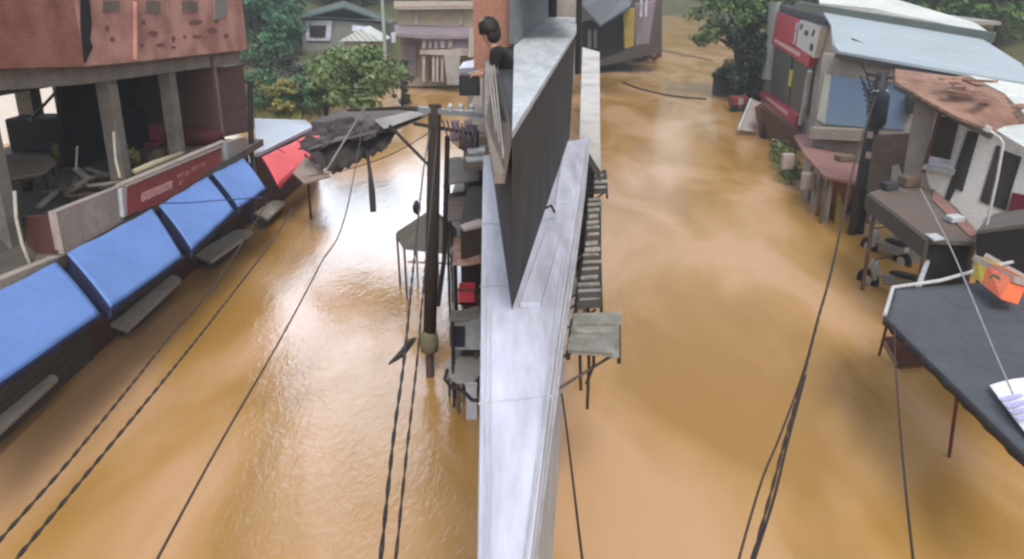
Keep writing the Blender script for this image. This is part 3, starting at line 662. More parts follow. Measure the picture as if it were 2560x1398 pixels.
# ------------------------------------------------------------------ left flank of the wedge: shop row and clutter
SR = thing('side_shop_row', 'row of dim low shops under the balcony on the wedge building', 'shop', (-.9, 20, 0))
MB().box((-1.25, 18, -1), (.7, 0, 0), (0, 12, 0), (0, 0, 5.2)).build('wall', M_TAN, SR)
MB().box((-1.05, 13.8, -1), (.5, 0, 0), (0, 4.1, 0), (0, 0, 4.2)).build('wall', M_WOODD, SR)
MB().box((-1.5, 24, -1), (.24, 0, 0), (0, 5, 0), (0, 0, 5.9)).build('grey_panel', M_GREYW, SR)
quad([PZ(1146, 172, 5.75), PZ(1158, 155, 5.75), PZ(1214, 144, 5.75), PZ(1206, 166, 5.75)], (0, 0, -.12)).build('white_roof_slab', M_WHITE, SR)
quad([PZ(1120, 642, 1.4), PZ(1124, 500, 2.0), PZ(1160, 390, 2.6), PZ(1200, 390, 2.6), PZ(1200, 560, 2.0)], (0, 0, -.08)).build('lower_roof', M_GREYW, SR)
MB().box((-1.0, 14.2, -1), (.4, 0, 0), (0, -1.4, 0), (0, 0, 2.6)).build('dark_front', M_DKRED, SR)
for k in range(4):
    MB().bar((-1.3, 17.9-.0, 4.35-k*.28), (-.62, 17.9, 4.4-k*.28), .05, .04).build('shelf', M_CONCP, SR)
t = thing('red_crate', 'red plastic crate hanging beside the white wall above the blue screen', 'crate', PZ(1165, 735, 1.9))
p = PZ(1146, 762, 1.75); 
cr_ = MB(); cr_.box(p, (.32, 0, 0), (0, .35, 0), (0, 0, .05)); cr_.box(p, (.32, 0, 0), (0, .03, 0), (0, 0, .32)); cr_.box(p+Vector((0, .32, 0)), (.32, 0, 0), (0, .03, 0), (0, 0, .32)); cr_.box(p+Vector((0, .031, 0)), (.03, 0, 0), (0, .288, 0), (0, 0, .32)); cr_.box(p+Vector((.29, .031, 0)), (.03, 0, 0), (0, .288, 0), (0, 0, .32))
cr_.build('basket', M_RED, t); MB().bar(p+Vector((0, -.02, .33)), p+Vector((.32, -.02, .33)), .03, .04).build('rim', M_DKRED, t)
t = thing('air_conditioner', 'white unit with dark blue grille on the wall beside the flood', 'appliance', PZ(1160, 860, 1.3))
p = PZ(1122, 876, 1.0)
MB().box(p+Vector((.02, 0, 0)), (.6, 0, 0), (0, .35, 0), (0, 0, .62)).build('casing', M_WHITEC, t, bevel=.02)
MB().box(p+Vector((.03, -.02, .08)), (.29, 0, 0), (0, .02, 0), (0, 0, .44)).build('grille', mat('navy_grille', (.02, .03, .07), .4), t)
for k in range(2): MB().box(p+Vector((.05+.45*k, .1, -2.2)), (.06, 0, 0), (0, .06, 0), (0, 0, 2.2)).build('stand_leg', M_CONCD, t)
t = thing('washing_table', 'grey rounded table top beside the white wall just above the water', 'table', PZ(1158, 915, 0))
P = [PZ(x, y, .75) for x, y in ((1112, 905), (1135, 876), (1200, 868), (1204, 930), (1180, 958), (1140, 955), (1116, 935))]
quad(P, (0, 0, -.05)).build('top', M_GREYW, t, bevel=.015)
for k in (0, 2, 4, 5): MB().tube([P[k].lerp(PZ(1160, 915, .75), .2)-UP*.05, P[k].lerp(PZ(1160, 915, .75), .2)-UP*1.6], .03, 6).build('leg', M_CONCD, t)
t = tag(MB().tube([PZ(1118, 925, .95), PZ(1112, 948, .9), PZ(1130, 968, .9), PZ(1155, 975, .95), PZ(1180, 1000, 1.0), PZ(1202, 1003, 1.0)], .035, 8).build('drain_hose', M_CABLE, smooth=True), 'dark curved hose running from grey table top to the white wall', 'hose')
t = thing('white_door_panel', 'white panel standing in the water at foot of the white wall', 'panel', PZ(1178, 1050, 0))
a = PZ(1166, 1050, 0); MB().box(a-UP*.5, (.2, .02, 0), (0, .05, 0), (0, 0, 1.25)).build('board', M_WHITE, t)
MB().box(a+Vector((-.01, -.01, .7)), (.22, .02, 0), (0, .07, 0), (0, 0, .06)).build('rail', M_WHITEC, t)

for k, (pts, z, mm, lb) in enumerate((([(1118, 398), (1196, 392), (1200, 452), (1108, 470)], 3.3, M_CONCD, 'stained grey lean-to sheet topmost along the side shops'),
        ([(1122, 488), (1200, 470), (1202, 548), (1112, 560)], 2.9, M_BROOF, 'brown ribbed lean-to sheet second along the side shops'),
        ([(1136, 596), (1202, 585), (1203, 662), (1130, 668)], 2.5, M_RUST, 'rusty lean-to sheet just above the red crate'),
        ([(1128, 778), (1198, 770), (1200, 800), (1124, 806)], 2.0, M_CONCD, 'narrow dark sheet between red crate and white wall unit'))):
    P = [PZ(x, y, z-(.15 if n in (0, 3) else 0)) for n, (x, y) in enumerate(pts)]
    c = sum(P, Vector())/4; t = thing('side_sheet_roof', lb, 'roof', (c.x, c.y, 0), 'small sheet roofs along the side shops')
    MB().sheet(P[0], P[1], P[2], P[3], 10, 14, lambda u, v: (0, 0, .02*math.sin(v*40)+.02*math.sin(u*5+k)), .02).build('sheet', mm, t, smooth=True)
    for q in (P[0].lerp(P[3], .12), P[0].lerp(P[3], .88)):
        q = q.lerp(c, .12); MB().tube([Vector((q.x, q.y, -1)), q-UP*.03], .025, 6).build('post', M_WOODD, t)
# washing and boxes hung along the dim side shops
for k, (x, y, z, mm, lb) in enumerate(((1128, 300, 4.6, M_LILAC, 'lilac cloth hanging nearest the dark pole by the side shops'), (1146, 318, 4.5, M_MAROON, 'maroon cloth hanging beside the lilac one by the side shops'), (1160, 300, 4.6, M_LILAC, 'small violet cloth hanging under the white roof slab'), (1176, 325, 4.5, M_CLOTH, 'black cloth hanging closest to the balcony wall'))):
    p = PZ(x, y, z); rq = random.Random(k)
    o = MB().sheet(p, p+Vector((.2, .02, 0)), p+Vector((.19, 0, -.5-.1*k % .3)), p+Vector((.01, 0, -.55)), 6, 6, lambda u, v: (0, .04*math.sin(u*9)*v, 0), .01).build('hanging_cloth', mm, smooth=True)
    tag(o, lb, 'cloth', 'washing by the side shops')
for k, (x, y, z, w_, h_, mm, lb) in enumerate(((1150, 455, 2.9, .34, .3, M_GREYW, 'grey meter box on the dim wall left of the balcony'), (1148, 240, 5.2, .5, .5, M_DGREY, 'dark box under the small white roof slab'), (1136, 655, 2.0, .3, .3, M_CONCD, 'brown carton above the red crate'))):
    p = PZ(x, y, z); o = MB().box(p, (w_, 0, 0), (0, .25, 0), (0, 0, h_)).build('utility_box', mm, None, bevel=.02); tag(o, lb, 'box')

# ------------------------------------------------------------------ person leaning on the balcony
def skin(name, verts, edges, m, parent, sub=2):
    org = parent_world(parent); me = bpy.data.meshes.new(name); bm = bmesh.new(); ly = bm.verts.layers.skin.verify()
    vs = []
    for (x, y, z, r) in verts:
        v = bm.verts.new(Vector((x, y, z))); v[ly].radius = (r, r) if not isinstance(r, tuple) else r; vs.append(v)
    for a, b in edges: bm.edges.new((vs[a], vs[b]))
    vs[0][ly].use_root = True; bm.to_mesh(me); bm.free(); me.materials.append(m)
    o = bpy.data.objects.new(name, me); COL.objects.link(o); o.parent = parent
    s = o.modifiers.new('skin', 'SKIN'); s.use_smooth_shade = True
    u = o.modifiers.new('sub', 'SUBSURF'); u.levels = sub; u.render_levels = sub
    return o
PE = thing('person', 'person in black clothes leaning over the balcony with both arms resting on the rail', 'person', (-.03, 9.7, 5.56))
# local coordinates: leans towards -x
V = [(0, 0, .86, .13), (-.03, 0, 1.02, .125), (-.09, 0, 1.18, .14), (-.15, 0, 1.30, .12), (-.19, 0, 1.38, .055), (-.23, 0, 1.44, .055), (-.265, 0, 1.52, .085), (-.275, 0, 1.60, .08),
     (-.14, -.17, 1.30, .06), (-.19, -.19, 1.10, .045), (-.33, -.12, 1.06, .033), (-.36, -.09, 1.055, .028),
     (-.14, .17, 1.30, .06), (-.19, .19, 1.10, .045), (-.34, .10, 1.07, .033), (-.37, .06, 1.065, .028),
     (0, -.09, .80, .09), (.0, -.10, .44, .06), (.02, -.10, .08, .042), (-.10, -.10, .03, .035),
     (0, .09, .80, .09), (.03, .10, .44, .06), (.06, .10, .08, .042), (-.06, .10, .03, .035)]
E = [(0, 1), (1, 2), (2, 3), (3, 4), (4, 5), (5, 6), (6, 7), (3, 8), (8, 9), (9, 10), (10, 11), (3, 12), (12, 13), (13, 14), (14, 15), (0, 16), (16, 17), (17, 18), (18, 19), (0, 20), (20, 21), (21, 22), (22, 23)]
n0 = len(V)
for (hx, hy, hz, base, sgn) in ((-.36, -.09, 1.055, 11, 1), (-.37, .06, 1.065, 15, -1)):
    for k, L in enumerate((.07, .08, .075, .06)):
        dy = (k-1.5)*.019; V.append((hx-.045, hy+dy, hz+.004, .009)); V.append((hx-.045-L*.5, hy+dy*1.1, hz-.003, .008)); V.append((hx-.045-L*.85, hy+dy*1.1, hz-.03, .0065))
        i = len(V)-3; E += [(base, i), (i, i+1), (i+1, i+2)]
    V.append((hx-.015, hy+sgn*.03, hz+.005, .010)); V.append((hx-.045, hy+sgn*.05, hz-.01, .008)); i = len(V)-2; E += [(base, i), (i, i+1)]
skin('body', V, E, M_SKIN, PE); PE.scale = (1.12, 1.12, 1.12)
skin('shirt', [(0, 0, .84, .15), (-.03, 0, 1.02, .145), (-.09, 0, 1.18, .16), (-.15, 0, 1.30, .13), (-.195, 0, 1.395, .075), (-.14, -.17, 1.30, .08), (-.19, -.19, 1.11, .062), (-.30, -.135, 1.075, .05), (-.14, .17, 1.30, .08), (-.19, .19, 1.11, .062), (-.31, .125, 1.075, .05)],
     [(0, 1), (1, 2), (2, 3), (3, 4), (3, 5), (5, 6), (6, 7), (3, 8), (8, 9), (9, 10)], M_CLOTH, PE)
skin('trousers', [(0, 0, .88, .145), (0, -.09, .78, .105), (0, -.10, .44, .08), (.02, -.10, .10, .06), (0, .09, .78, .105), (.03, .10, .44, .08), (.06, .10, .10, .06)], [(0, 1), (1, 2), (2, 3), (0, 4), (4, 5), (5, 6)], M_CLOTH, PE)
hr = MB(); org = parent_world(PE); hr.blob(org+Vector((-.245, 0, 1.60)), (.125, .115, .125), 4, 3, .1); hr.blob(org+Vector((-.20, 0, 1.52)), (.10, .105, .12), 5, 2, .1); hr.build('hair', M_HAIR, PE, smooth=True)
fc = MB(); fc.poly([org+Vector((-.345, -.012, 1.555)), org+Vector((-.345, .012, 1.555)), org+Vector((-.368, 0, 1.515))], (0.02, 0, -.01)); fc.build('nose', M_SKIN, PE)
for s in (-1, 1): MB().blob(org+Vector((-.335, s*.032, 1.56)), (.008, .011, .007), 1, 1, 0).build('eye', M_BLACK, PE)

# ------------------------------------------------------------------ wires
def wire(label, pts, zs, r, m=M_CABLE, twist=0, group=None, name='overhead_cable'):
    r = r if twist else r*1.25 if r < .02 else r
    n = len(pts); P = [PZ(x, y, zs[0]+(zs[1]-zs[0])*i/(n-1)) for i, (x, y) in enumerate(pts)]
    # smooth
    Q = []
    for i in range(n-1):
        p0 = P[max(i-1, 0)]; p1 = P[i]; p2 = P[i+1]; p3 = P[min(i+2, n-1)]
        for k in range(10):
            t = k/10; Q.append(.5*((2*p1)+(p2-p0)*t+(2*p0-5*p1+4*p2-p3)*t*t+(3*p1-p0-3*p2+p3)*t*t*t))
    Q.append(P[-1]); mb = MB()
    if twist:
        D = [0]
        for a, b in zip(Q, Q[1:]): D.append(D[-1]+(b-a).length)
        R = []; 
        tot = D[-1]; N = int(tot/.07)
        j = 0
        for k in range(N):
            s = tot*k/(N-1)
            while j < len(D)-2 and D[j+1] < s: j += 1
            R.append(Q[j].lerp(Q[j+1], (s-D[j])/max(1e-6, D[j+1]-D[j])))
        for ph in (0, math.pi):
            mb.tube([p+Vector((math.cos(k*1.0+ph), 0, math.sin(k*1.0+ph)))*r*.8 for k, p in enumerate(R)], r*.75, 5)
    else: mb.tube(Q, r, 6)
    return tag(mb.build(name, m, smooth=True), label, 'cable', group)
wire('leftmost twisted cable crossing low over the left street', [(-60, 1430), (0, 1350), (165, 1162), (330, 960), (430, 835), (535, 715), (610, 600), (672, 500)], (4.6, 3.0), .011, M_CABLEB, 1.0)
wire('second twisted cable from the left, just right of the leftmost', [(0, 1450), (45, 1392), (200, 1205), (400, 962), (490, 850), (580, 735), (690, 590), (730, 520)], (4.6, 3.0), .012, M_CABLEB, 1.0)
wire('long thin straight wire down the middle of the left street', [(340, 1500), (400, 1385), (555, 1100), (700, 850), (800, 662), (868, 520), (914, 268)], (4.9, 4.4), .008, M_CABLEB)
wire('twisted cable near the white wall carrying a dark splice', [(940, 1460), (952, 1392), (985, 1085), (1012, 885), (1030, 700), (1062, 400), (1085, 285)], (5.0, 5.4), .0095, M_CABLE, 1)
wire('twisted cable closest to the white wall on the left street', [(980, 1460), (990, 1392), (1018, 1120), (1045, 880), (1060, 700), (1085, 430), (1098, 285)], (4.8, 5.4), .008, M_CABLEB, 1.0)
q = PZ(1010, 885, 5.13); t = tag(MB().tube([q+Vector((-.10, -.12, -.02)), q+Vector((-.02, 0, 0)), q+Vector((.03, .2, .0)), q+Vector((.06, .26, .0))], [.008, .03, .028, .008], 8).build('cable_splice', M_CABLE), 'dark taped splice lump hanging on the twisted cable', 'splice')
wire('faint sagging wire hanging from the dark pole across the water', [(1090, 320), (1010, 370), (930, 405), (840, 430), (770, 440)], (5.0, 3.2), .009, M_CABLE)
wire('thin wire drooping over the blue awnings', [(405, 508), (470, 507), (560, 500), (660, 494)], (3.2, 2.6), .012, M_DBLUE)
wire('thick bundled cable down the middle of the right street', [(1860, 1460), (1882, 1392), (1925, 1240), (1965, 1090), (2010, 935), (2045, 800), (2088, 640), (2140, 400), (2190, 240)], (4.9, 5.0), .0085, M_CABLEB, 1.0)
wire('slim wire running just left of the thick bundled cable', [(1835, 1460), (1852, 1380), (1905, 1200), (1952, 1085), (2008, 930), (2043, 800), (2086, 640), (2137, 400), (2188, 240)], (4.9, 4.95), .006, M_CABLEB)
wire('third strand close beside the thick bundled cable', [(1868, 1460), (1888, 1392), (1935, 1245), (1968, 1110), (2014, 938)], (4.9, 4.95), .007, M_CABLE)
wire('thin dark wire in front of the grey awning', [(2290, 1470), (2282, 1392), (2262, 1200), (2246, 1020), (2238, 900), (2236, 810)], (4.4, 2.3), .009, M_CABLEB)
wire('thin wire beside the white wall on the right street', [(1466, 1460), (1455, 1392), (1432, 1200), (1415, 1060), (1404, 985)], (3.8, 3.2), .009, M_CABLEB)
wire('pale wire crossing above the dark grey awning', [(2300, 470), (2365, 595), (2420, 720), (2480, 865), (2532, 985)], (4.2, 3.4), .009, M_CABLEP)
wire('nearer dark wire strung across the right street', [(1555, 205), (1600, 222), (1680, 240), (1765, 248)], (4.5, 4.0), .032, M_CABLE)
wire('farther dark wire strung across the right street', [(1640, 122), (1690, 133), (1782, 152)], (3.5, 3.5), .03, M_CABLE)

# ------------------------------------------------------------------ right: grey awning in front
GA = thing('grey_awning', 'big dark grey awning on a white pipe frame beside the right street', 'awning', PZ(2400, 850, 0))
za = 2.3
A, B, C, D, E2 = PZ(2232, 722, za), PZ(2470, 674, za+.15), PZ(2700, 690, za+.15), PZ(2760, 1330, za-.02), PZ(2212, 790, za)
MB().sheet(E2, D, C, A, 24, 14, lambda u, v: (0, 0, -.10*math.sin(math.pi*v)*math.sin(math.pi*u)-.03*math.sin(u*16+v*3)*math.sin(math.pi*v)), .02).build('canopy', M_GAWN, GA, smooth=True)
MB().sheet(E2, D, D-UP*.16, E2-UP*.16, 30, 1, lambda u, v: (.02*math.sin(u*60)*v, 0, 0), .02).build('valance', mat('awning_fringe', (.045, .045, .055), .8), GA, smooth=True)
fr = MB(); fr.tube([E2+UP*.03, A+UP*.03, PZ(2350, 702, za+.1), B+UP*.05, PZ(2600, 640, za+.2)], .035, 8); fr.build('frame', M_STEEL, GA)
for (x0, y0, x1, y1) in ((2236, 738, 2200, 850), (2398, 955, 2386, 1096)):
    a = PZ(x0, y0, za-.05); b = PZ(x1, y1, 0); MB().tube([a, Vector((b.x, b.y, -.9))], .028, 8).build('post', mat('rusty_red_post', (.13, .035, .02), .8), GA)
MB().tube([PZ(2318, 655, 1.9), PZ(2300, 705, 2.2), PZ(2296, 720, 2.2)], .05, 8).build('white_strut', M_WHITEC, GA)
# printed sheet at its near corner
PS = thing('printed_sheet', 'bright white and lilac printed sheet at the near corner of the grey awning', 'sheet', PZ(2540, 1020, 2.2))
a, b, c, d = PZ(2474, 966, 2.36), PZ(2640, 935, 2.5), PZ(2680, 1200, 2.36), PZ(2560, 1080, 2.36)
MB().sheet(a, b, c, d, 8, 8, lambda u, v: (0, 0, .03*math.sin(u*5)), .02).build('sheet', mat('white_print', (.86, .88, .95), .5, (.7, .72, .85)), PS)
for k in range(4):
    p = PZ(2500+k*14, 1000+k*16, 2.47); MB().bar(p, p+Vector((.35, .08, .03)), .07, .01).build('print_line', mat('lilac_print', (.45, .45, .72), .5), PS)
# submerged bench
t = thing('submerged_bench', 'dark red bench half under water in front of the grey awning', 'bench', PZ(2258, 875, 0))
P = [PZ(x, y, .12) for x, y in ((2206, 842), (2268, 838), (2312, 905), (2245, 912))]
quad(P, (0, 0, -.06)).build('seat', mat('wet_dark_red', (.07, .018, .012), .35), t, bevel=.01)
for k in range(4):
    p = P[k].lerp((P[0]+P[2])/2, .15); MB().tube([p-UP*.9, p-UP*.05], .03, 6).build('leg', M_WOODD, t)
a = PZ(2240, 845, .1); MB().tube([a-UP*.5, PY(2250, 802, a.y)], .035, 6).build('back_post', mat('wet_dark_red', (1, 1, 1)), t)

# product box sign
t = thing('box_sign', 'yellow and orange printed box sign with a green badge above the grey awning', 'sign', PZ(2480, 690, 2.6))
a, b, c, d = PZ(2442, 640, 2.95), PZ(2530, 688, 2.95), PZ(2502, 748, 2.6), PZ(2430, 690, 2.6)
nn = (b-a).cross(d-a).normalized()
if nn.z < 0: nn = -nn
m1, m2 = a.lerp(b, .34), d.lerp(c, .34)
quad([m1, b, c, m2], -nn*.35).build('box', M_ORG, t)
quad([a, m1, m2, d], -nn*.35).build('yellow_panel', M_YEL, t)
cc = (m1+b+c+m2)/4; u_ = (b-a).normalized(); v_ = nn.cross(u_)
quad([cc+nn*.006+(u_*math.cos(k*math.pi/8)*.13+v_*math.sin(k*math.pi/8)*.09) for k in range(16)], nn*.006).build('green_badge', M_GRN, t)
for k in range(4):
    p = a.lerp(d, .25+.2*k)+u_*.05+nn*.004; quad([p, p+u_*.22, p+u_*.22+v_*.03, p+v_*.03], nn*.005).build('lettering', mat('pale_print', (.75, .68, .5), .5), t)
quad([a-u_*.05+nn*.02+v_*0, b+u_*.1+nn*.02, b+u_*.1+nn*.02-v_*.1, a-u_*.05+nn*.02-v_*.1], -nn*.3).build('top_edge', M_CONCP, t)

# ------------------------------------------------------------------ right: white building with dark windows
MX = -1.04
def PW(x, y, x0=32.0): return PV(x, y, x0, MX)
NW = Vector((1, 1.04, 0)).normalized()
WB = thing('white_house', 'white house with tall dark windows behind the brown stall roof', 'house', PZ(2480, 640, 0))
quad([PW(2288, 250), PW(2420, 280), PW(2560, 320), PW(2800, 400), PW(2800, 900), PW(2225, 640)], NW*.3).build('wall', M_GREYW, WB)
def wq(pts, off, th, m, nm, x0=32.0):
    return quad([PW(x, y, x0)-NW*off for x, y in pts], NW*th).build(nm, m, WB)
wq([(2350, 285), (2420, 296), (2560, 330), (2640, 360), (2600, 640), (2470, 600), (2330, 480), (2312, 420)], .06, .07, mat('white_render', (.68, .72, .76), .6, (.5, .54, .6), 1.2, .4), 'white_wall')
fw = [(2350, 288), (2402, 300), (2378, 398), (2328, 388)]
wq([(2342, 282), (2412, 296), (2386, 412), (2316, 400)], .10, .05, M_WHITE, 'window_frame')
wq(fw, .115, .02, M_GLASS, 'window')
wq([(2316, 408), (2392, 422), (2388, 434), (2312, 418)], .3, .3, M_WHITEC, 'window_sill')
wq([(2422, 325), (2450, 332), (2408, 478), (2392, 470), (2372, 510), (2362, 500)], .10, .05, M_DGREY, 'dark_shutter')
wq([(2494, 362), (2508, 366), (2476, 512), (2452, 500)], .10, .05, M_DGREY, 'dark_shutter')
wq([(2512, 375), (2556, 392), (2515, 525), (2482, 512)], .10, .05, M_DGREY, 'dark_door')
wq([(2352, 270), (2360, 272), (2316, 430), (2306, 428)], .14, .06, M_MAROON, 'dark_pipe')
for x in (2470, 2490, 2505):
    wq([(x, 540), (x+8, 542), (x-6, 590), (x-14, 588)], .12, .04, M_DGREY, 'railing_bar')
wq([(2535, 478), (2640, 500), (2620, 590), (2522, 545)], .25, .1, mat('maroon_panel', (.13, .012, .03), .6), 'maroon_panel')
# awning line / coping below
p0, p1 = PW(2530, 535, 25), PW(2640, 600, 25)
# pipe
dp = thing('white_downpipe', 'white pipe bent at the top running down before the white house', 'pipe', PW(2444, 660, 24.6))
MB().tube([PW(2468, 322, 24.6), PW(2500, 345, 24.6), PW(2508, 360, 24.6), PW(2492, 450, 24.6), PW(2462, 585, 24.6), PW(2442, 672, 24.6)], .028, 8).build('pipe', M_STEEL, dp)
MB().bar(PW(2462, 318, 24.6), PW(2476, 326, 24.6), .1, .1).build('bracket', M_STEEL, dp)
# dark shop interior under the house
DI = thing('dark_shopfront', 'dark shop interior with pinkish shelf edge behind the box sign', 'shop', PZ(2520, 700, 0))
x0 = 24.0
def PI2(x, y): return PW(x, y, x0)
quad([PI2(2440, 585), PI2(2640, 560), PI2(2640, 860), PI2(2440, 700)], NW*.2).build('back_wall', M_BLACK, DI)
quad([PI2(2466, 632)-NW*.2, PI2(2640, 730)-NW*.2, PI2(2640, 750)-NW*.2, PI2(2462, 642)-NW*.2], NW*.3).build('shelf_edge', M_CONCP, DI)
a = PI2(2440, 585); b = PI2(2640, 560)
quad([a+UP*.0, b+UP*.0, b+NW*1.5, a+NW*1.5], UP*.08).build('roof', M_CONCD, DI)
quad([Vector((PI2(2440, 700).x, PI2(2440, 700).y, -1)), PI2(2440, 700), PI2(2640, 860), Vector((PI2(2640, 860).x, PI2(2640, 860).y, -1))], NW*.2).build('base_wall', M_DGREY, DI)

# roofs above
def PR2(x, y, x0=26.6): return PV(x, y, x0, MX)
BR_ = thing('tin_roofed_hall', 'long hall with large pale blue tin roof above the blue shutters', 'building', PZ(2300, 330, 0))
XR = 39.6
def PB(x, y): return PV(x, y, XR, MX)
e0, e1 = PB(2098, 128), PB(2700, 232)
r0, r1 = PV(2058, 28, 46, MX), PV(2470, 96, 46, MX)
tops = [e0, e1, PV(2600, 232, 41, MX), PV(2555, 160, 44, MX), PV(2455, 97, 46, MX), PV(2058, 30, 46, MX), PV(2078, 62, 43.5, MX), PV(2082, 110, 41.2, MX)]
quad(tops, (0, 0, -.1)).build('roof', M_TIN, BR_)
MB().bar(PB(2090, 132)-UP*.1, PB(2700, 238)-UP*.1, .14, .16).build('gutter', M_DGREY, BR_)
MB().bar(PV(1992, 14, 46.2, MX), PV(2485, 94, 46.2, MX), .4, .35).build('ridge_gutter', mat('green_grey_gutter', (.12, .14, .13), .8), BR_)
sb = MB(); sb.poly([PV(2130, 100, 42.2, MX)+UP*.05, PV(2158, 112, 42, MX)+UP*.05, PV(2150, 122, 41.8, MX)+UP*.05, PV(2124, 104, 42.2, MX)+UP*.05], (0, 0, .02)); sb.build('roof_debris', M_DGREY, BR_)
q0 = PB(2036, 250); q1 = PB(2700, 250)
quad([Vector((q0.x, q0.y, -1))+NW*.3, Vector((q1.x, q1.y, -1))+NW*.3, Vector((q1.x, q1.y, PB(2700, 240).z))+NW*.3, Vector((q0.x, q0.y, PB(2050, 135).z))+NW*.3], NW*.3).build('wall', M_GREYW, BR_)
def wb(pts, off, th, m, nm): return quad([PB(x, y)+NW*(.3-off) for x, y in pts], NW*th).build(nm, m, BR_)
wb([(2072, 192), (2178, 203), (2166, 322), (2056, 312)], .06, .05, M_BGLASS, 'blue_shutter')
wb([(2210, 208), (2268, 215), (2254, 326), (2198, 324)], .06, .05, M_BGLASS, 'blue_shutter')
wb([(2056, 186), (2072, 190), (2056, 312), (2036, 300)], .08, .05, mat('mint_trim', (.42, .45, .42), .7), 'trim')
wb([(2030, 318), (2175, 325), (2170, 352), (2028, 345)], .5, .45, M_CONC, 'ledge')
wb([(2178, 205), (2212, 208), (2200, 325), (2166, 322)], .10, .05, mat('navy_panel', (.02, .025, .05), .5), 'navy_post')
wb([(2262, 240), (2288, 246), (2280, 285), (2262, 282)], .3, .2, M_DGREY, 'meter_box')
wb([(2222, 165), (2236, 168), (2230, 208), (2216, 205)], .15, .1, M_CONCP, 'bracket_post')
wb([(2050, 352), (2160, 362), (2150, 430), (2040, 400)], .1, .05, M_CONC, 'lower_wall')
WR = thing('white_far_roof', 'long white roof at the foot of the hillside behind the pale blue roof', 'building', PV(2300, 60, 50, MX)*1.0)
quad([PV(2040, -30, 52, MX), PV(2180, -20, 52, MX), PV(2440, 58, 52, MX), PV(2480, 86, 49, MX), PV(2190, 22, 49, MX), PV(2050, 8, 49, MX)], (0, 0, -.1)).build('roof', M_TINW, WR)
a, b = PV(2050, 10, 49.3, MX), PV(2478, 88, 49.3, MX)
quad([a-UP*.1, b-UP*.1, Vector((b.x, b.y, -1)), Vector((a.x, a.y, -1))], NW*.2).build('wall', M_GREYW, WR)
# rusty roof in front of the white house
RR = thing('rusty_roof', 'rusty brown sagging sheet roof above the white house windows', 'roof', PW(2400, 320, 30))
def PQ(x, y, k): return PV(x, y, k+3.2, MX)
quad([PQ(2238, 172, 30.5), PQ(2420, 196, 29.5), PQ(2510, 235, 28.5), PQ(2560, 300, 26.5), PQ(2560, 338, 25.8), PQ(2480, 326, 25.8), PQ(2390, 290, 26.2), PQ(2330, 258, 27), PQ(2240, 205, 28.6)], (0, 0, -.08)).build('sheet', M_RUST, RR)
quad([PQ(2420, 192, 30), PQ(2700, 240, 30), PQ(2700, 330, 27.5), PQ(2562, 292, 28), PQ(2510, 238, 29)], UP*.05).build('white_sheet', M_TINW, RR)
quad([PQ(2510, 320, 26), PQ(2700, 300, 26), PQ(2700, 400, 24), PQ(2560, 372, 24.2), PQ(2490, 330, 25.5)], UP*.04).build('pale_lower_sheet', M_TINW, RR)
rb = MB()
for k, (x, y) in enumerate(((2350, 212), (2400, 235), (2440, 250), (2470, 262), (2415, 215), (2500, 285), (2450, 230))):
    p = PQ(x, y, 27.6)+UP*.35; rb.bar(p-UP*.2, p+Vector((.7*math.cos(k*1.3), .7*math.sin(k*1.3), -.15)), .22, .05)
rb.build('roof_debris', M_RUST, RR)
MB().bar(PQ(2240, 205, 28.5)-UP*.12, PQ(2480, 328, 25.7)-UP*.12, .12, .14).build('fascia', M_CONCD, RR)

# corner shop with red signs
XC = 8.0
def PC(x, y): return PV(x, y, XC, MR)
CSH = thing('corner_shop', 'two storey corner shop with red and white fascia panels', 'shop', PZ(1960, 330, 0))
a, b = PC(1925, 60), PC(2062, 90)
quad([Vector((a.x, a.y, -1)), Vector((b.x, b.y, -1)), Vector((b.x, b.y, 6.0)), Vector((a.x, a.y, 6.0))], NR*.4).build('wall', M_GREYW, CSH)
quad([Vector((b.x, b.y, 6.0)), Vector((a.x, a.y, 6.0)), Vector((a.x, a.y, 6.0))+NR*7, Vector((b.x, b.y, 6.0))+NR*7], UP*.15).build('roof', M_GREYW, CSH)
quad([Vector((b.x, b.y, -1))+NR*.4, Vector((b.x, b.y, 6.0))+NR*.4, Vector((b.x, b.y, 6.0))+NR*6, Vector((b.x, b.y, -1))+NR*6], (0, .3, 0)).build('side_wall', M_GREYW, CSH)
def ws(pts, off, th, m, nm): return quad([PC(x, y)-NR*off for x, y in pts], NR*th).build(nm, m, CSH)
ws([(1934, 5), (1956, 5), (1942, 85), (1930, 200), (1905, 196)], .25, .2, M_WHITEC, 'corner_column')
ws([(1958, 12), (2082, 46), (2074, 58), (1957, 30)], .2, .5, M_DGREY, 'canopy')
ws([(1957, 30), (2016, 50), (2006, 116), (1946, 92)], .3, .28, M_RED, 'red_panel')
lp = ws([(2016, 50), (2070, 68), (2052, 146), (2006, 116)], .3, .28, mat('white_panel', (.68, .68, .64), .5), 'white_panel')
ws([(2008, 56), (2014, 58), (2004, 112), (1999, 110)], .33, .02, M_WHITE, 'panel_stripe')
for pts in ([(2030, 76), (2038, 78), (2036, 90), (2028, 87)], [(2052, 74), (2056, 76), (2050, 92), (2047, 90)], [(2044, 108), (2052, 112), (2048, 130), (2042, 124)], [(2020, 60), (2025, 62), (2020, 74), (2017, 73)]):
    ws(pts, .33, .02, M_DGREY, 'panel_lettering')
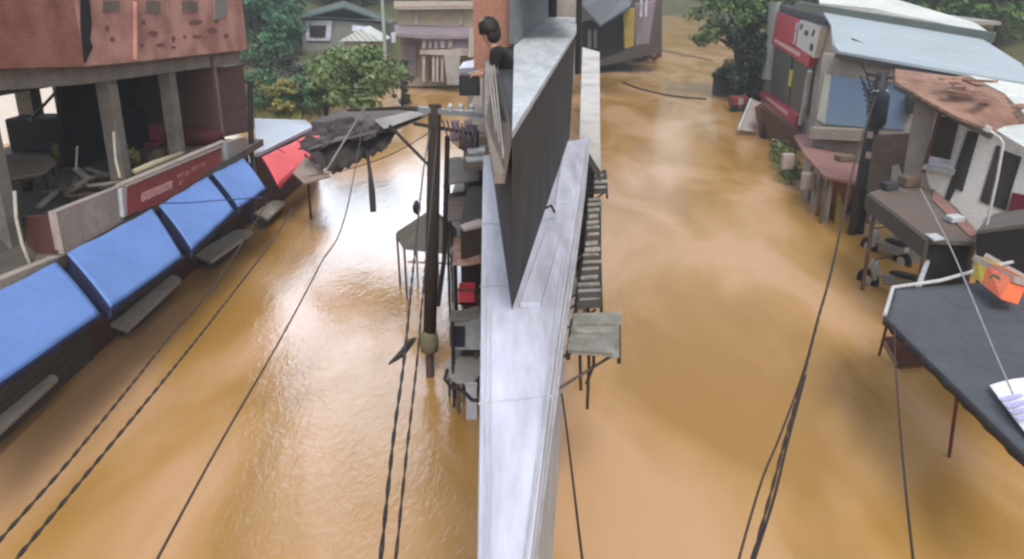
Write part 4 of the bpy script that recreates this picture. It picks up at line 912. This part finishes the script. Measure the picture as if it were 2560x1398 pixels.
def fascia(p0, p1, p2, p3, t0, t1):
    f = ws([p0, p1, p2, p3], .35, .3, M_RED, 'sign_strip')
    L = MB(); n = 12
    for k in range(n):
        u = t0+(t1-t0)*k/n; u2 = u+(t1-t0)/n*.72
        def pt(u, v): return PC(*[ (p0[i]*(1-u)+p1[i]*u)*(1-v)+(p3[i]*(1-u)+p2[i]*u)*v for i in (0, 1)])-NR*.37
        L.poly([pt(u, .22), pt(u2, .22), pt(u2, .62), pt(u, .62)], NR*.02)
    o = L.build('lettering', mat('sign_letters', (.8, .62, .62), .5), CSH)
fascia((1948, 90), (2046, 140), (2040, 168), (1944, 108), .06, .76)
fascia((1918, 228), (2012, 290), (2006, 318), (1906, 236), .18, .78)
ws([(1946, 110), (1985, 130), (1975, 262), (1928, 232)], .1, .05, M_GGLASS, 'shop_glass')
ws([(1990, 135), (2040, 160), (2022, 290), (1978, 262)], .1, .05, mat('greenish_shop_glass', (.10, .105, .095), .4, (.07, .08, .07), .7, .7), 'shop_glass')
ws([(1982, 174), (1991, 178), (1984, 218), (1976, 215)], .15, .05, M_YGRN, 'yellow_sign')
MB().tube([PC(2048, 178)-NR*.4, PC(2040, 215)-NR*.4, PC(2034, 262)-NR*.4, PC(2022, 312)-NR*.4], .12, 8).build('drain_pipe', M_WHITEC, CSH)
ws([(1876, 70), (1926, 72), (1926, 90), (1900, 88)], .6, .8, M_BEIGE, 'balcony_slab')
# street level below the corner shop
t = thing('leaning_board', 'pinkish board leaning at the water edge below the corner shop', 'board', PZ(1862, 325, 0))
quad([PY(1880, 248, 38.2), PY(1915, 262, 38.2), PY(1888, 330, 36.8), PY(1848, 325, 36.8)], (0, .15, 0)).build('board', M_CONCP, t)
MB().bar(PY(1878, 248, 38.1), PY(1846, 326, 36.7), .12, .12).build('edge', M_WHITEC, t)
t = thing('dark_archway_stall', 'dark arched doorway at the water edge right of the leaning board', 'stall', PZ(1925, 345, 0))
quad([PY(1886, 268, 36.5), PY(1904, 258, 36.5), PY(2000, 342, 33.5), PY(1998, 392, 33.5), PY(1900, 352, 36.5)], NR*.3).build('wall', M_MAROON, t)
quad([PY(1902, 348, 36.2), PY(1905, 312, 36.2), PY(1918, 296, 36.2), PY(1938, 308, 35.6), PY(1942, 352, 35.6)], NR*.1).build('arch_opening', M_BLACK, t)
t = thing('red_cart', 'red handcart at the water edge under the dark tree', 'cart', PZ(1842, 275, 0))
p = PZ(1830, 272, .2); MB().box(p, (1.0, 0, 0), (0, .8, 0), (0, 0, .7)).build('body', mat('dull_red', (.22, .045, .03), .7), t, bevel=.04)
MB().box(p+Vector((.35, -.05, .25)), (.3, 0, 0), (0, .05, 0), (0, 0, .4)).build('pale_label', M_CONCP, t)
for k in (0, 1): MB().lathe(p+Vector((.15+.7*k, -.02, 0)), [(.25, 0), (.25, .08)], 14, (0, 1, 0)).build('wheel', M_TYRE, t)

# market stalls on the right bank
def stall(label, roof, z, m, posts, fascia=None, open_m=M_CONCD):
    P = [PZ(x, y, z) for x, y in roof]; c = sum(P, Vector())/len(P)
    t = thing('market_stall', label, 'stall', (c.x, c.y, 0), 'roofed stalls at the right water edge')
    quad(P, (0, 0, -.1)).build('roof', m, t)
    for x, y in posts:
        p = PZ(x, y, z); MB().tube([Vector((p.x, p.y, -1)), p-UP*.1], .06, 6).build('post', M_WOOD, t)
    if fascia:
        a, b = PZ(*fascia[0], z), PZ(*fascia[1], z); MB().bar(a-UP*.2-NR*.03, b-UP*.2-NR*.03, .08, .42).build('fascia', fascia[2], t)
    return t
t = stall('reddish roofed stall with white cloth bags and a yellow post by the water', [(1985, 338), (2042, 330), (2108, 378), (2168, 432), (2150, 458), (2062, 440), (2012, 386)], 1.65, M_RROOF, [(1992, 345), (2066, 440), (2150, 452)])
a, b = PZ(2075, 442, 1.6), PZ(2145, 456, 1.6)
quad([a, b, Vector((b.x, b.y+1.0, -.6)), Vector((a.x, a.y+1.0, -.6))], (0, .1, 0)).build('back_panel', mat('orange_brown_inside', (.22, .10, .03), .8), t)
p = PZ(2112, 452, 1.5); MB().box(Vector((p.x-.15, p.y, -.6)), (.3, 0, 0), (0, .12, 0), (0, 0, 1.95)).build('yellow_post', mat('dull_yellow', (.35, .25, .06), .7), t)
for x, y, nm in ((1998, 405, 'a'), (2052, 455, 'b')):
    p = PZ(x, y, 1.0)-NR*.35
    MB().box(p+Vector((-.28, 0, -.35)), (.5, 0, 0), (0, .25, 0), (0, 0, .65)).build('cloth_bag', M_CONCP, t, bevel=.06)
for (xa, ya, xb, yb) in ((2000, 380, 2018, 402), (2026, 408, 2040, 424), (2054, 436, 2066, 446)):
    a, b = PZ(xa, ya, 1.55)+NR*.15, PZ(xb, yb, 1.55)+NR*.15; quad([a, b, b-UP*2.6, a-UP*2.6], NR*.08).build('front_panel', M_CONC, t)
a, b = PZ(2005, 392, 1.5)+NR*1.3, PZ(2064, 444, 1.5)+NR*1.3; quad([a, b, b-UP*2.6, a-UP*2.6], NR*.08).build('rear_panel', M_MAROON, t)
q = thing('green_hedge', 'small green shrub clump at the water edge before the reddish stall', 'shrub', PZ(1960, 400, 0))
g_ = MB(); rr3 = random.Random(9)
for x, y in ((1948, 365), (1958, 385), (1968, 405), (1980, 420)):
    leaves(g_, PZ(x, y+10, .5), (.5, .6, .6), 160, .22, rr3)
g_.build('foliage', L_OLIVE, q); MB().tube([PZ(1965, 410, 0)-UP*1, PZ(1965, 410, 0)+UP*.5], .05, 5).build('stem', M_BARK, q)
t = stall('long brown roofed stall with dark fascia in front of the white house', [(2172, 482), (2262, 455), (2335, 474), (2392, 520), (2450, 588), (2442, 604), (2325, 600)], 2.5, M_BROOF, [(2190, 500), (2318, 592), (2436, 600)], ((2172, 486), (2322, 602), mat('dark_olive_fascia', (.06, .055, .045), .8)))
a, b = PZ(2325, 602, 2.44), PZ(2444, 604, 2.44)
quad([a, b, b-UP*1.25+Vector((0, .25, 0)), a-UP*1.25+Vector((0, .25, 0))], (0, .06, 0)).build('end_cloth', mat('charcoal_cloth', (.022, .02, .022), .8), t)
quad([PZ(2312, 588, 2.53), PZ(2340, 586, 2.53), PZ(2362, 600, 2.53), PZ(2335, 604, 2.53)], UP*.03).build('white_rag', M_WHITEC, t)
quad([PZ(2335, 474, 2.52), PZ(2450, 588, 2.52), PZ(2425, 592, 2.52), PZ(2330, 500, 2.52)], UP*.012).build('red_strip', M_RROOF, t)
# grey-brown mid wall between the hall and the stall, with two paper notices
MW = thing('rough_wall', 'rough grey brown wall with pale notice between the two stalls', 'wall', PZ(2260, 560, 0))
def PM(x, y): return PV(x, y, 34.0, MX)
quad([PM(2170, 340), PM(2340, 330), PM(2340, 560), PM(2165, 560)], NW*.3).build('wall', mat('rough_brown_grey', (.17, .14, .125), .95, (.09, .07, .06), 1.4, .8, .3), MW)
quad([PM(2232, 415)-NW*.05, PM(2246, 410)-NW*.05, PM(2254, 430)-NW*.05, PM(2252, 465)-NW*.05, PM(2240, 468)-NW*.05, PM(2228, 450)-NW*.05], NW*.04).build('notice', M_WHITEC, MW)
rq = random.Random(21)
cols = [(M_WHITEC, 'white'), (M_YEL, 'yellow'), (M_DGREY, 'dark grey'), (M_RED, 'red'), (M_BGLASS, 'blue'), (M_WOOD, 'brown')]
for k, (x, y, z, w_, h_, ci, where) in enumerate(((2262, 470, 2.52, .5, .28, 5, 'carton lying on the long brown stall roof'), (2215, 478, 2.52, .4, .2, 2, 'sack dumped at the far end of the long brown stall roof'), (2380, 560, 2.52, .35, .15, 0, 'tray on the near end of the long brown stall roof'),
        (2100, 405, 1.67, .6, .2, 5, 'board bundle on the reddish stall roof'), (2505, 610, 1.9, .4, .4, 4, 'tub in the dark shopfront'), (2545, 650, 1.9, .4, .45, 3, 'carton in the dark shopfront'), (2478, 592, 2.0, .3, .35, 0, 'bottle case in the dark shopfront'))):
    p = PZ(x, y, z); o = MB().box(p, (w_, .1, 0), (-.05, w_*.7, 0), (0, 0, h_)).build('goods_box', cols[ci][0], None, bevel=.03); tag(o, cols[ci][1]+' '+where, 'box')
# motorcycles under the awning
def scooter(label, loc, rz, m):
    t = thing('motorcycle', label, 'motorcycle', loc, 'motorcycles parked in the flood by the stalls'); L = Vector(loc)
    for x in (-.62, .62):
        wv = MB(); wv.lathe(L+Vector((x, -.05, .32)), [(.30, 0), (.32, .03), (.32, .07), (.30, .10)], 18, (0, 1, 0)); wo = wv.build('wheel', M_TYRE, t)
        MB().lathe(L+Vector((x, -.06, .32)), [(.14, 0), (.14, .12)], 12, (0, 1, 0)).build('hub', M_STEEL, wo)
    MB().poly([L+Vector(p) for p in ((-.5, -.1, .45), (.15, -.1, .38), (.25, -.1, .62), (-.05, -.1, .7), (-.7, -.1, .78), (-.75, -.1, .62))], (0, .2, 0)).build('body', m, t, bevel=.03)
    MB().poly([L+Vector(p) for p in ((-.75, -.12, .8), (.0, -.12, .74), (.02, -.12, .82), (-.6, -.12, .9))], (0, .24, 0)).build('seat', M_BLACK, t, bevel=.03)
    MB().tube([L+Vector((.62, 0, .35)), L+Vector((.42, 0, .98))], .03, 8).build('fork', M_STEEL, t)
    MB().tube([L+Vector((.34, -.32, 1.02)), L+Vector((.43, -.1, .98)), L+Vector((.43, .1, .98)), L+Vector((.34, .32, 1.02))], .018, 6).build('handlebar', M_BLACK, t)
    MB().blob(L+Vector((.5, 0, .86)), (.09, .11, .09), 3, 2, 0).build('headlight', M_WHITEC, t, smooth=True)
    MB().poly([L+Vector(p) for p in ((.42, -.16, .4), (.52, -.16, .82), (.47, -.16, .84), (.34, -.16, .42))], (0, .32, 0)).build('leg_shield', m, t)
    t.rotation_euler = (0, 0, rz); return t
scooter('grey motorcycle under the dark fascia of the brown stall', PZ(2212, 640, 0)-UP*.25, 1.9, M_GREYW)
scooter('pale motorcycle under the corner of the grey awning', PZ(2222, 728, 0)-UP*.22, 2.1, mat('pale_bike_paint', (.33, .32, .28), .4))
t = thing('hanging_lantern', 'small white lantern hanging from the dark fascia of the stall', 'lantern', PZ(2186, 540, 1.8))
p = PZ(2186, 548, 1.75); MB().blob(p, (.12, .12, .17), 2, 2, .03).build('shade', M_WHITEC, t, smooth=True); MB().tube([p+UP*.15, p+UP*.65], .012, 5).build('cord', M_CABLE, t)

# right utility pole with transformer
RP = thing('transformer_pole', 'dark utility pole with transformer and cable tangle before the blue shutters', 'pole', (11.22, 22.12, 0))
b0 = Vector((11.2, 22.1, -1)); tpnt = PY(2206, 178, 22.1)
MB().tube([b0, b0.lerp(tpnt, .5)+Vector((-.04, 0, 0)), tpnt], [.25, .22, .17], 10).build('shaft', mat('dark_steel_pole', (.03, .03, .036), .7), RP, smooth=True)
c = PY(2198, 275, 22.0); MB().lathe(c-UP*.5, [(.2, 0), (.25, .08), (.25, .95), (.18, 1.05), (.05, 1.15)], 14).build('transformer', mat('navy_transformer', (.022, .028, .05), .6), RP, smooth=True)
for k in range(5): MB().lathe(PY(2185+k*8, 232, 22.0), [(.03, 0), (.06, .04), (.03, .1)], 8).build('insulator', M_WHITEC, RP)
tg = MB()
for k in range(8):
    a = PY(2206, 195+k*8, 22.05); tg.tube([a, PY(2180-k*2, 205+k*11, 21.9), PY(2150+k*3, 190+k*15, 21.8), PY(2175, 235+k*6, 21.9), a-UP*.3], .022, 5)
tg.build('cable_tangle', M_CABLE, RP)
MB().bar(PY(2168, 186, 22.0), PY(2232, 196, 22.0), .09, .09).build('crossarm', M_WOODD, RP)
for y in (345, 395): MB().lathe(PY(2174 if y < 380 else 2170, y, 21.95), [(.09, 0), (.09, .2)], 8).build('pole_tag', M_CONCP, RP)
MB().tube([PY(2150, 150, 22), PY(2168, 190, 22), PY(2176, 225, 22)], .025, 5).build('stay_wire', M_CABLE, RP)
t = tag(MB().tube([PZ(2128, 586, 0)-UP*.8, PZ(2128, 586, 0), PY(2150, 470, PZ(2128, 586, 0).y)], [.13, .13, .11], 8).build('timber_post', M_WOODD), 'dark timber post in the water right of the yellow stall post', 'post')

# ------------------------------------------------------------------ right far end: dark house with yellow pillar
YH = thing('yellow_pillar_house', 'dark fronted house with yellow pillar and grey awning at the far bend', 'house', PZ(1560, 150, 0))
def PF(x, y, Y=60): return PY(x, y, Y)
quad([PF(1400, -60, 62), PF(1655, -60, 62), PF(1655, 130, 62), PF(1400, 190, 62)], (0, 5, 0)).build('wall', mat('brown_black_wall', (.06, .045, .042), .9, (.12, .10, .09)), YH)  # brown-black base colour with lighter mottling
quad([PF(1452, 10, 48), PF(1500, 62, 46), PF(1575, 15, 48), PF(1590, -40, 52), PF(1452, -40, 52)], (0, 0, -.15)).build('grey_awning', mat('slate_sheet', (.10, .11, .12), .6), YH)
quad([PF(1454, 55, 50), PF(1560, 30, 50), PF(1565, 125, 50), PF(1500, 150, 50), PF(1454, 128, 50)], (0, .5, 0)).build('dark_front', mat('near_black_front', (.018, .019, .019), .8), YH)
quad([PF(1560, 25, 49), PF(1588, 20, 49), PF(1584, 115, 49), PF(1562, 122, 49)], (0, .6, 0)).build('yellow_pillar', mat('mustard', (.30, .24, .05), .8), YH)
quad([PF(1590, 10, 55), PF(1640, 0, 55), PF(1622, 110, 55), PF(1590, 112, 55)], (0, .6, 0)).build('brown_front', M_LILAC, YH)
for x in (1604, 1616): MB().tube([PF(x, -20, 54), PF(x-2, 42, 54)], .1, 6).build('white_post', M_WHITE, YH)
for x in (1474, 1488): MB().tube([PF(x, 75, 49.5), PF(x, 120, 49.5)], .12, 6).build('post', M_BGREY, YH)
t = thing('rubble_mound', 'dark brown rubble heap at the foot of the yellow pillar', 'rubble', PZ(1600, 150, 0))
rb = MB()
for k in range(16):
    rr4 = random.Random(k); rb.blob(PZ(1575+rr4.random()*62, 150-rr4.random()*18, .3)+UP*rr4.random()*.8, (.9, .9, .6), k, 1, .25)
rb.build('heap', M_MAROON, t)

# right big dark tree overhanging the water
b = PZ(1858, 245, 0)
tree('street_tree', 'large dark leafy tree leaning over the far right street', 'tree', (b.x-.3, b.y, 0), 8.3, 3.4, 3.6, L_MID, 31, 60, 95, .33, .35, lean=(-.8, .5), wob=.34)
b = PZ(1905, 262, 0)
tree('street_tree', 'shadowy tree trunk and bushes beside the red handcart', 'tree', (b.x, b.y+2.0, 0), 6.2, 2.4, .6, L_DARK, 32, 50, 80, .35, .5, wob=.4)
tree('street_tree', 'loose green tree behind the dark leafy one at the far bend', 'tree', (28, 66, 1), 8.5, 4.2, 2.0, L_MID, 33, 50, 70, .45, .3, wob=.36)
t = thing('moored_tarp_cart', 'dark covered cart with overhanging top under the big dark tree', 'cart', PZ(1820, 215, 0))
p = PZ(1785, 205, .9); MB().blob(p+Vector((1.0, 0, .5)), (1.2, .9, .45), 8, 2, .08).build('cover', M_BLACK, t, smooth=True)
MB().box(p+Vector((.1, -.5, -1.2)), (1.8, 0, 0), (0, 1.2, 0), (0, 0, 1.5)).build('body', M_DGREY, t, bevel=.05)

# ------------------------------------------------------------------ left far: tree, houses, pole, bank
b = PZ(905, 285, .6)
tree('round_tree', 'round olive green tree on the bank in the middle distance of the left street', 'tree', (b.x-.6, b.y+1.2, .2), 3.85, 2.6, .7, L_OLIVE, 21, 80, 90, .27, .16, wob=.30)
b = PZ(800, 275, .6)
tree('round_tree', 'smaller olive tree touching the round tree on its left side', 'tree', (b.x-.1, b.y+1.5, .2), 3.0, 1.4, .5, L_OLIVE, 22, 35, 80, .26, .12, wob=.36)
b = PZ(1003, 250, .6)
tree('bank_shrub', 'dark reddish shrub between round tree and balcony house', 'shrub', (b.x, b.y, .2), 3.0, .9, .2, L_DARK, 23, 16, 60, .2, .08, wob=.45)
for k, (x, y, sc, lf, lb) in enumerate(((655, 262, 1.0, L_DEEP, 'deep green bush against the corner of the brick building'), (708, 265, .8, L_YEL, 'yellowish bush low on the grassy bank'), (752, 262, .8, L_DEEP, 'deep green bush left of the small olive tree'), (690, 240, 1.4, L_DARK, 'dark bush behind the yellowish one on the bank'))):
    b = PZ(x, y, .8); tree('bank_bush', lb, 'shrub', (b.x, b.y, .5), 2.3*sc, 1.5*sc, .1, lf, 40+k, 22, 60, .24, .06, wob=.42)
for k, (x, dy, h, lb) in enumerate(((655, 12, 8.2, 'tall deep green tree just right of the brick building'), (705, 16, 8.8, 'tall deep green tree second from the brick building'), (752, 20, 6.0, 'deep green tree standing left of the white framed window house'))):
    b = PZ(x, 225, .8); tree('tall_tree', lb, 'tree', (b.x*(b.y+dy)/b.y, b.y+dy, .6), h, (2.9, 2.4, 1.2)[k], 1.0, L_DEEP, 50+k, 55, 60, .4, .25, wob=.38)
tg = MB(); rr5 = random.Random(2)
for k in range(2600):
    x = rr5.uniform(-20, -9.2); y = rr5.uniform(37, 50)
    z = ground_h(x, y)
    if z < 0: continue
    h = rr5.uniform(.2, .55); a = rr5.uniform(0, 6.3); b_ = len(tg.v); w_ = .05
    tg.v += [Vector((x-w_*math.cos(a), y-w_*math.sin(a), z-.05)), Vector((x+w_*math.cos(a), y+w_*math.sin(a), z-.05)), Vector((x+rr5.uniform(-.15, .15), y+rr5.uniform(-.15, .15), z+h))]; tg.f.append([b_, b_+1, b_+2])
tag(tg.build('bank_grass', L_YEL), 'yellow green grass tufts on the bank beyond the tin roof', 'grass', kind='stuff')

WH = thing('framed_window_house', 'grey house with one big white framed window above the trees', 'house', PY(860, 110, 66)-UP*3)
quad([PY(756, 48, 66), PY(965, 60, 66), PY(965, 200, 66), PY(756, 200, 66)], (0, 6, 0)).build('wall', mat('hazy_grey_wall', (.24, .24, .22), .9, (.18, .17, .15), .5), WH)
fo = quad([PY(762, 52, 65.8), PY(830, 52, 65.8), PY(826, 102, 65.8), PY(766, 102, 65.8)], (0, .15, 0)).build('window_frame', M_WHITE, WH)
quad([PY(773, 64, 65.7), PY(815, 64, 65.7), PY(813, 93, 65.7), PY(775, 93, 65.7)], (0, .1, 0)).build('pane', M_GLASS, WH)
quad([PY(740, 50, 65), PY(860, 20, 65), PY(975, 62, 65), PY(975, 52, 69), PY(860, 6, 69), PY(740, 40, 69)], UP*.15).build('roof', mat('slate_blue_roof', (.10, .14, .13), .9), WH)
quad([PY(882, 66, 64), PY(930, 70, 64), PY(935, 80, 63), PY(880, 78, 63)], UP*.1).build('white_porch_roof', M_WHITE, WH)
for (x, y, Y, w_, m1_, m2_, lb) in ((690, 92, 84, 3.4, M_WHITE, M_TINW, 'tiny white roofed hut among the trees on the far left hillside'), (905, 96, 60, 3.0, M_BEIGE, M_TINW, 'small pale hut between the framed window house and the pale pole'), (730, 190, 56, 3.0, M_GREYW, M_CONCD, 'low dark roofed hut half hidden behind the bank bushes'), (1040, 14, 84, 7.0, M_LILAC, M_RUST, 'rusty roofed house rising behind the balcony house')):
    p = PY(x, y, Y); t = thing('far_hut', lb, 'house', (p.x, Y, p.z-3.2))
    MB().box(p+Vector((-w_/2, 0, -3.2)), (w_, 0, 0), (0, 3, 0), (0, 0, 3.0)).build('wall', m1_, t)
    h_ = MB(); h_.poly([p+Vector((-w_/2-.3, -.4, -.2)), p+Vector((w_/2+.3, -.4, -.2)), p+Vector((0, -.4, .8))], (0, 3.8, 0)); h_.build('roof', m2_, t)
    MB().box(p+Vector((-.5, -.06, -1.6)), (.9, 0, 0), (0, .05, 0), (0, 0, .8)).build('window', M_GLASS, t)
FP = thing('pale_street_pole', 'tall pale pole left of the far balcony house', 'pole', (PZ(968, 215, 0).x, PZ(968, 215, 0).y, .3))
b = parent_world(FP); MB().tube([b-UP*1, Vector((b.x-.08, b.y, 9))], [.16, .11], 8).build('shaft', mat('pale_pole_paint', (.38, .42, .38), .7), FP)
MB().bar(Vector((b.x-.5, b.y, 8.6)), Vector((b.x+.6, b.y, 8.6)), .08, .08).build('crossarm', M_CONCD, FP)

BH = thing('balcony_house', 'weathered two storey house with lilac balcony at the flooded end of the left street', 'house', PZ(1100, 215, 0))
Yh = 53.5
def PH(x, y, d=0): return PY(x, y, Yh+d)
quad([PH(1000, 95), PH(1192, 90), PH(1192, 216), PH(1000, 216)], (0, 6, 0)).build('wall', M_TAN, BH)
quad([PH(992, 24, -.1), PH(1195, 22, -.1), PH(1192, 66, -.1), PH(996, 62, -.1)], (0, 3, 0)).build('beige_upper_wall', M_BEIGE, BH)
for x in (1036, 1148): quad([PH(x, 34, -.3), PH(x+9, 34, -.3), PH(x+8, 62, -.3), PH(x, 62, -.3)], (0, .2, 0)).build('pillar', M_CONCP, BH)
quad([PH(985, 8, 0), PH(1195, 8, 0), PH(1195, 20, -1), PH(985, 22, -1)], (0, 0, .15)).build('roof', M_TAN, BH)
quad([PH(985, 62, 0), PH(1060, 64, 0), PH(1195, 64, 0), PH(1190, 92, -2.2), PH(1055, 92, -2.2), PH(988, 84, -2.2)], (0, 0, -.15)).build('lilac_roof', M_LILAC, BH)
quad([PH(1055, 96, -1.8), PH(1172, 96, -1.8), PH(1168, 126, -1.8), PH(1055, 126, -1.8)], (0, .3, 0)).build('balcony_wall', M_LILAC, BH)
wn = quad([PH(1056, 98, -2.0), PH(1132, 98, -2.0), PH(1130, 120, -2.0), PH(1056, 122, -2.0)], (0, .2, 0)); wn.build('window_frame', M_CONCP, BH)
for x in (1064, 1078, 1093, 1112): quad([PH(x, 101, -2.15), PH(x+8, 101, -2.15), PH(x+8, 118, -2.15), PH(x, 119, -2.15)], (0, .1, 0)).build('window', mat('grey_violet_pane', (.08, .07, .10), .3), BH)
quad([PH(1050, 126, -2.2), PH(1185, 122, -2.2), PH(1185, 140, -2.2), PH(1050, 136, -2.2)], (0, 1.6, 0)).build('balcony_slab', M_CONCP, BH)
for x in (1056, 1080, 1090, 1102, 1130): quad([PH(x, 140, -2.0), PH(x+7, 140, -2.0), PH(x+6, 205, -2.0), PH(x, 205, -2.0)], (0, .25, 0)).build('column', M_CONCP, BH)
for x in (1072, 1096): quad([PH(x, 152, -.1), PH(x+8, 152, -.1), PH(x+7, 200, -.1), PH(x, 200, -.1)], (0, .05, 0)).build('door', M_MAROON, BH)
quad([PH(1110, 138, -2.4), PH(1150, 138, -2.4), PH(1150, 212, -2.4), PH(1118, 212, -2.4)], (0, .3, 0)).build('grey_screen', M_GREYW, BH)
quad([PH(1172, 72, -2.6), PH(1186, 70, -2.6), PH(1184, 142, -2.6), PH(1170, 144, -2.6)], (0, .2, 0)).build('side_post', M_CONCP, BH)
quad([PH(978, 82, -3), PH(988, 84, -3), PH(988, 106, -3), PH(980, 108, -3)], (0, .3, 0)).build('white_sign', M_WHITE, BH)
quad([PH(1008, 110, -.2), PH(1042, 110, -.2), PH(1040, 190, -.2), PH(1015, 190, -.2)], (0, .1, 0)).build('lilac_panel', M_LILAC, BH)

# ------------------------------------------------------------------ terrace clutter on the brick building
def lt_box(name, label, cat, x, y, z, w, d, h, m, bev=.02):
    p = PZ(x, y, z); t = thing(name, label, cat, p)
    MB().box(p+Vector((-w/2, 0, 0)), (w, 0, 0), (0, d, 0), (0, 0, h)).build('body', m, t, bevel=bev)
    return t, p
ZT = 2.77
t, p = lt_box('covered_machine', 'large black covered machine on the terrace before the bright opening', 'machine', 132, 382, ZT+.02, 2.6, 1.0, 1.05, M_BLACK, .06)
MB().box(p+Vector((1.35, .3, .0)), (1.1, 0, 0), (0, .8, 0), (0, 0, 1.15)).build('side_bin', mat('dark_navy_plastic', (.012, .012, .02), .6), t, bevel=.04)
tb = thing('work_table', 'broad dusty brown table on the near end of the terrace', 'table', PZ(70, 440, ZT))
P = [PZ(x, y, ZT+.75) for x, y in ((-40, 385), (125, 388), (140, 405), (110, 430), (-60, 460))]
quad(P, (0, 0, -.06)).build('top', M_TAN, tb)
for k in (0, 1, 3, 4): MB().tube([P[k]-UP*.06, P[k]-UP*.75], .04, 6).build('leg', M_WOODD, tb)
jb = [('plank_pile', 'pile of broken grey planks and rubble along the terrace parapet', 'planks')]
pk = thing('plank_pile', 'pile of broken grey planks along the terrace parapet', 'planks', PZ(200, 505, ZT))
rr6 = random.Random(12)
for k in range(26):
    x = rr6.uniform(70, 300); y = 545-(x-70)*.36-rr6.uniform(4, 55); p = PZ(x, y, ZT+.05+rr6.random()*.3); a = rr6.uniform(0, 3.1)
    MB().bar(p, p+Vector((math.cos(a)*.8, math.sin(a)*.8, rr6.uniform(-.05, .25))), rr6.uniform(.08, .22), .04).build('plank', rr6.choice([M_CONC, M_WOOD, M_CONCD, M_BAMBOO, M_OLIVE]), pk)
for k, (x, y, lb) in enumerate(((160, 425, 'yellowish potted plant beside the brown table'), (70, 475, 'yellowish weeds at the near corner of the terrace'), (330, 432, 'yellow green plant beside the rolled cloth on the terrace'))):
    p = PZ(x, y, ZT); t = thing('terrace_plant', lb, 'plant', p)
    MB().lathe(p, [(.10, 0), (.14, .22), (.15, .24)], 12).build('pot', M_DKRED, t, smooth=True)
    g_ = MB(); leaves(g_, p+UP*.5, (.32, .32, .32), 140, .14, random.Random(k)); g_.build('foliage', L_YEL, t)
rc = thing('rolled_cloth', 'pale yellow rolled cloth lying inside the parapet above the red sign', 'cloth', PZ(400, 410, ZT+.3))
MB().tube([PZ(335, 430, ZT+.45), PZ(380, 412, ZT+.47), PZ(455, 385, ZT+.45)], [.08, .1, .07], 8).build('cloth', mat('cream_cloth', (.50, .44, .26), .9, (.4, .38, .34)), rc, smooth=True)
MB().box(PZ(380, 415, ZT+.01)+Vector((-.1, 0, 0)), (.2, 0, 0), (0, .6, 0), UP*.36).build('crate', M_WOOD, rc)
ch = thing('red_chair', 'dark red plastic chair on the terrace between two columns', 'chair', PZ(382, 398, ZT))
p = parent_world(ch); mr = mat('crimson_plastic', (.22, .02, .045), .5)
MB().box(p+Vector((-.22, 0, .42)), (.44, 0, 0), (0, .44, 0), (0, 0, .05)).build('seat', mr, ch, bevel=.01)
MB().box(p+Vector((-.22, .42, .47)), (.44, 0, 0), (0, .05, 0), (0, .06, .48)).build('backrest', mr, ch, bevel=.01)
for dx in (-.2, .17):
    for dy in (0.01, .4): MB().box(p+Vector((dx, dy, 0)), (.04, 0, 0), (0, .04, 0), (0, 0, .42)).build('leg', mr, ch)
rd = thing('red_tarp_heap', 'heap of dark red tarpaulin in front of the hanging cloths', 'heap', PZ(485, 358, ZT))
MB().blob(parent_world(rd)+UP*.2, (1.0, .5, .35), 3, 3, .1).build('heap', mat('deep_red_cloth', (.10, .012, .018), .8), rd, smooth=True)
tag(MB().tube([PL(36, 478, -9.6), PL(40, 545, -9.5), PL(55, 610, -9.4), PL(78, 668, -9.2)], .035, 6).build('bent_pole', M_BAMBOO, smooth=True), 'thin pale bent pole beside the dark red side wall', 'pole')
tag(MB().tube([PL(193, 365, -10.2), PL(190, 428, -10.2)], .025, 6).build('thin_pole', M_CONC), 'short thin grey pole standing behind the yellowish potted plant', 'pole')
tag(MB().tube([PL(284, 330, -9.4), PL(289, 400, -9.3), PL(300, 445, -9.1)], .03, 6).build('terrace_pipe', M_BAMBOO), 'thin pale pipe in front of the nearest concrete column', 'pipe')
tag(MB().tube([PL(75, 300, -14.5), PL(140, 230, -14.5), PL(152, 300, -14.5)], .05, 6).build('steel_rack', M_GREYW), 'thin grey bent rack before the bright opening', 'rack')

# ------------------------------------------------------------------ thin haze in the valley
hz = MB(); hz.box((-185, -48, -2.6), (370, 0, 0), (0, 345, 0), (0, 0, 70))
hm = bpy.data.materials.new('haze_air'); hm.use_nodes = True; hn = hm.node_tree.nodes; hn.remove(hn['Principled BSDF'])
pv = hn.new('ShaderNodeVolumePrincipled'); pv.inputs['Color'].default_value = (.85, .93, .95, 1); pv.inputs['Density'].default_value = .0017; pv.inputs['Anisotropy'].default_value = .2
hm.node_tree.links.new(pv.outputs[0], hn['Material Output'].inputs['Volume'])
tag(hz.build('haze', hm, loc=(0, 0, 0)), kind='stuff')
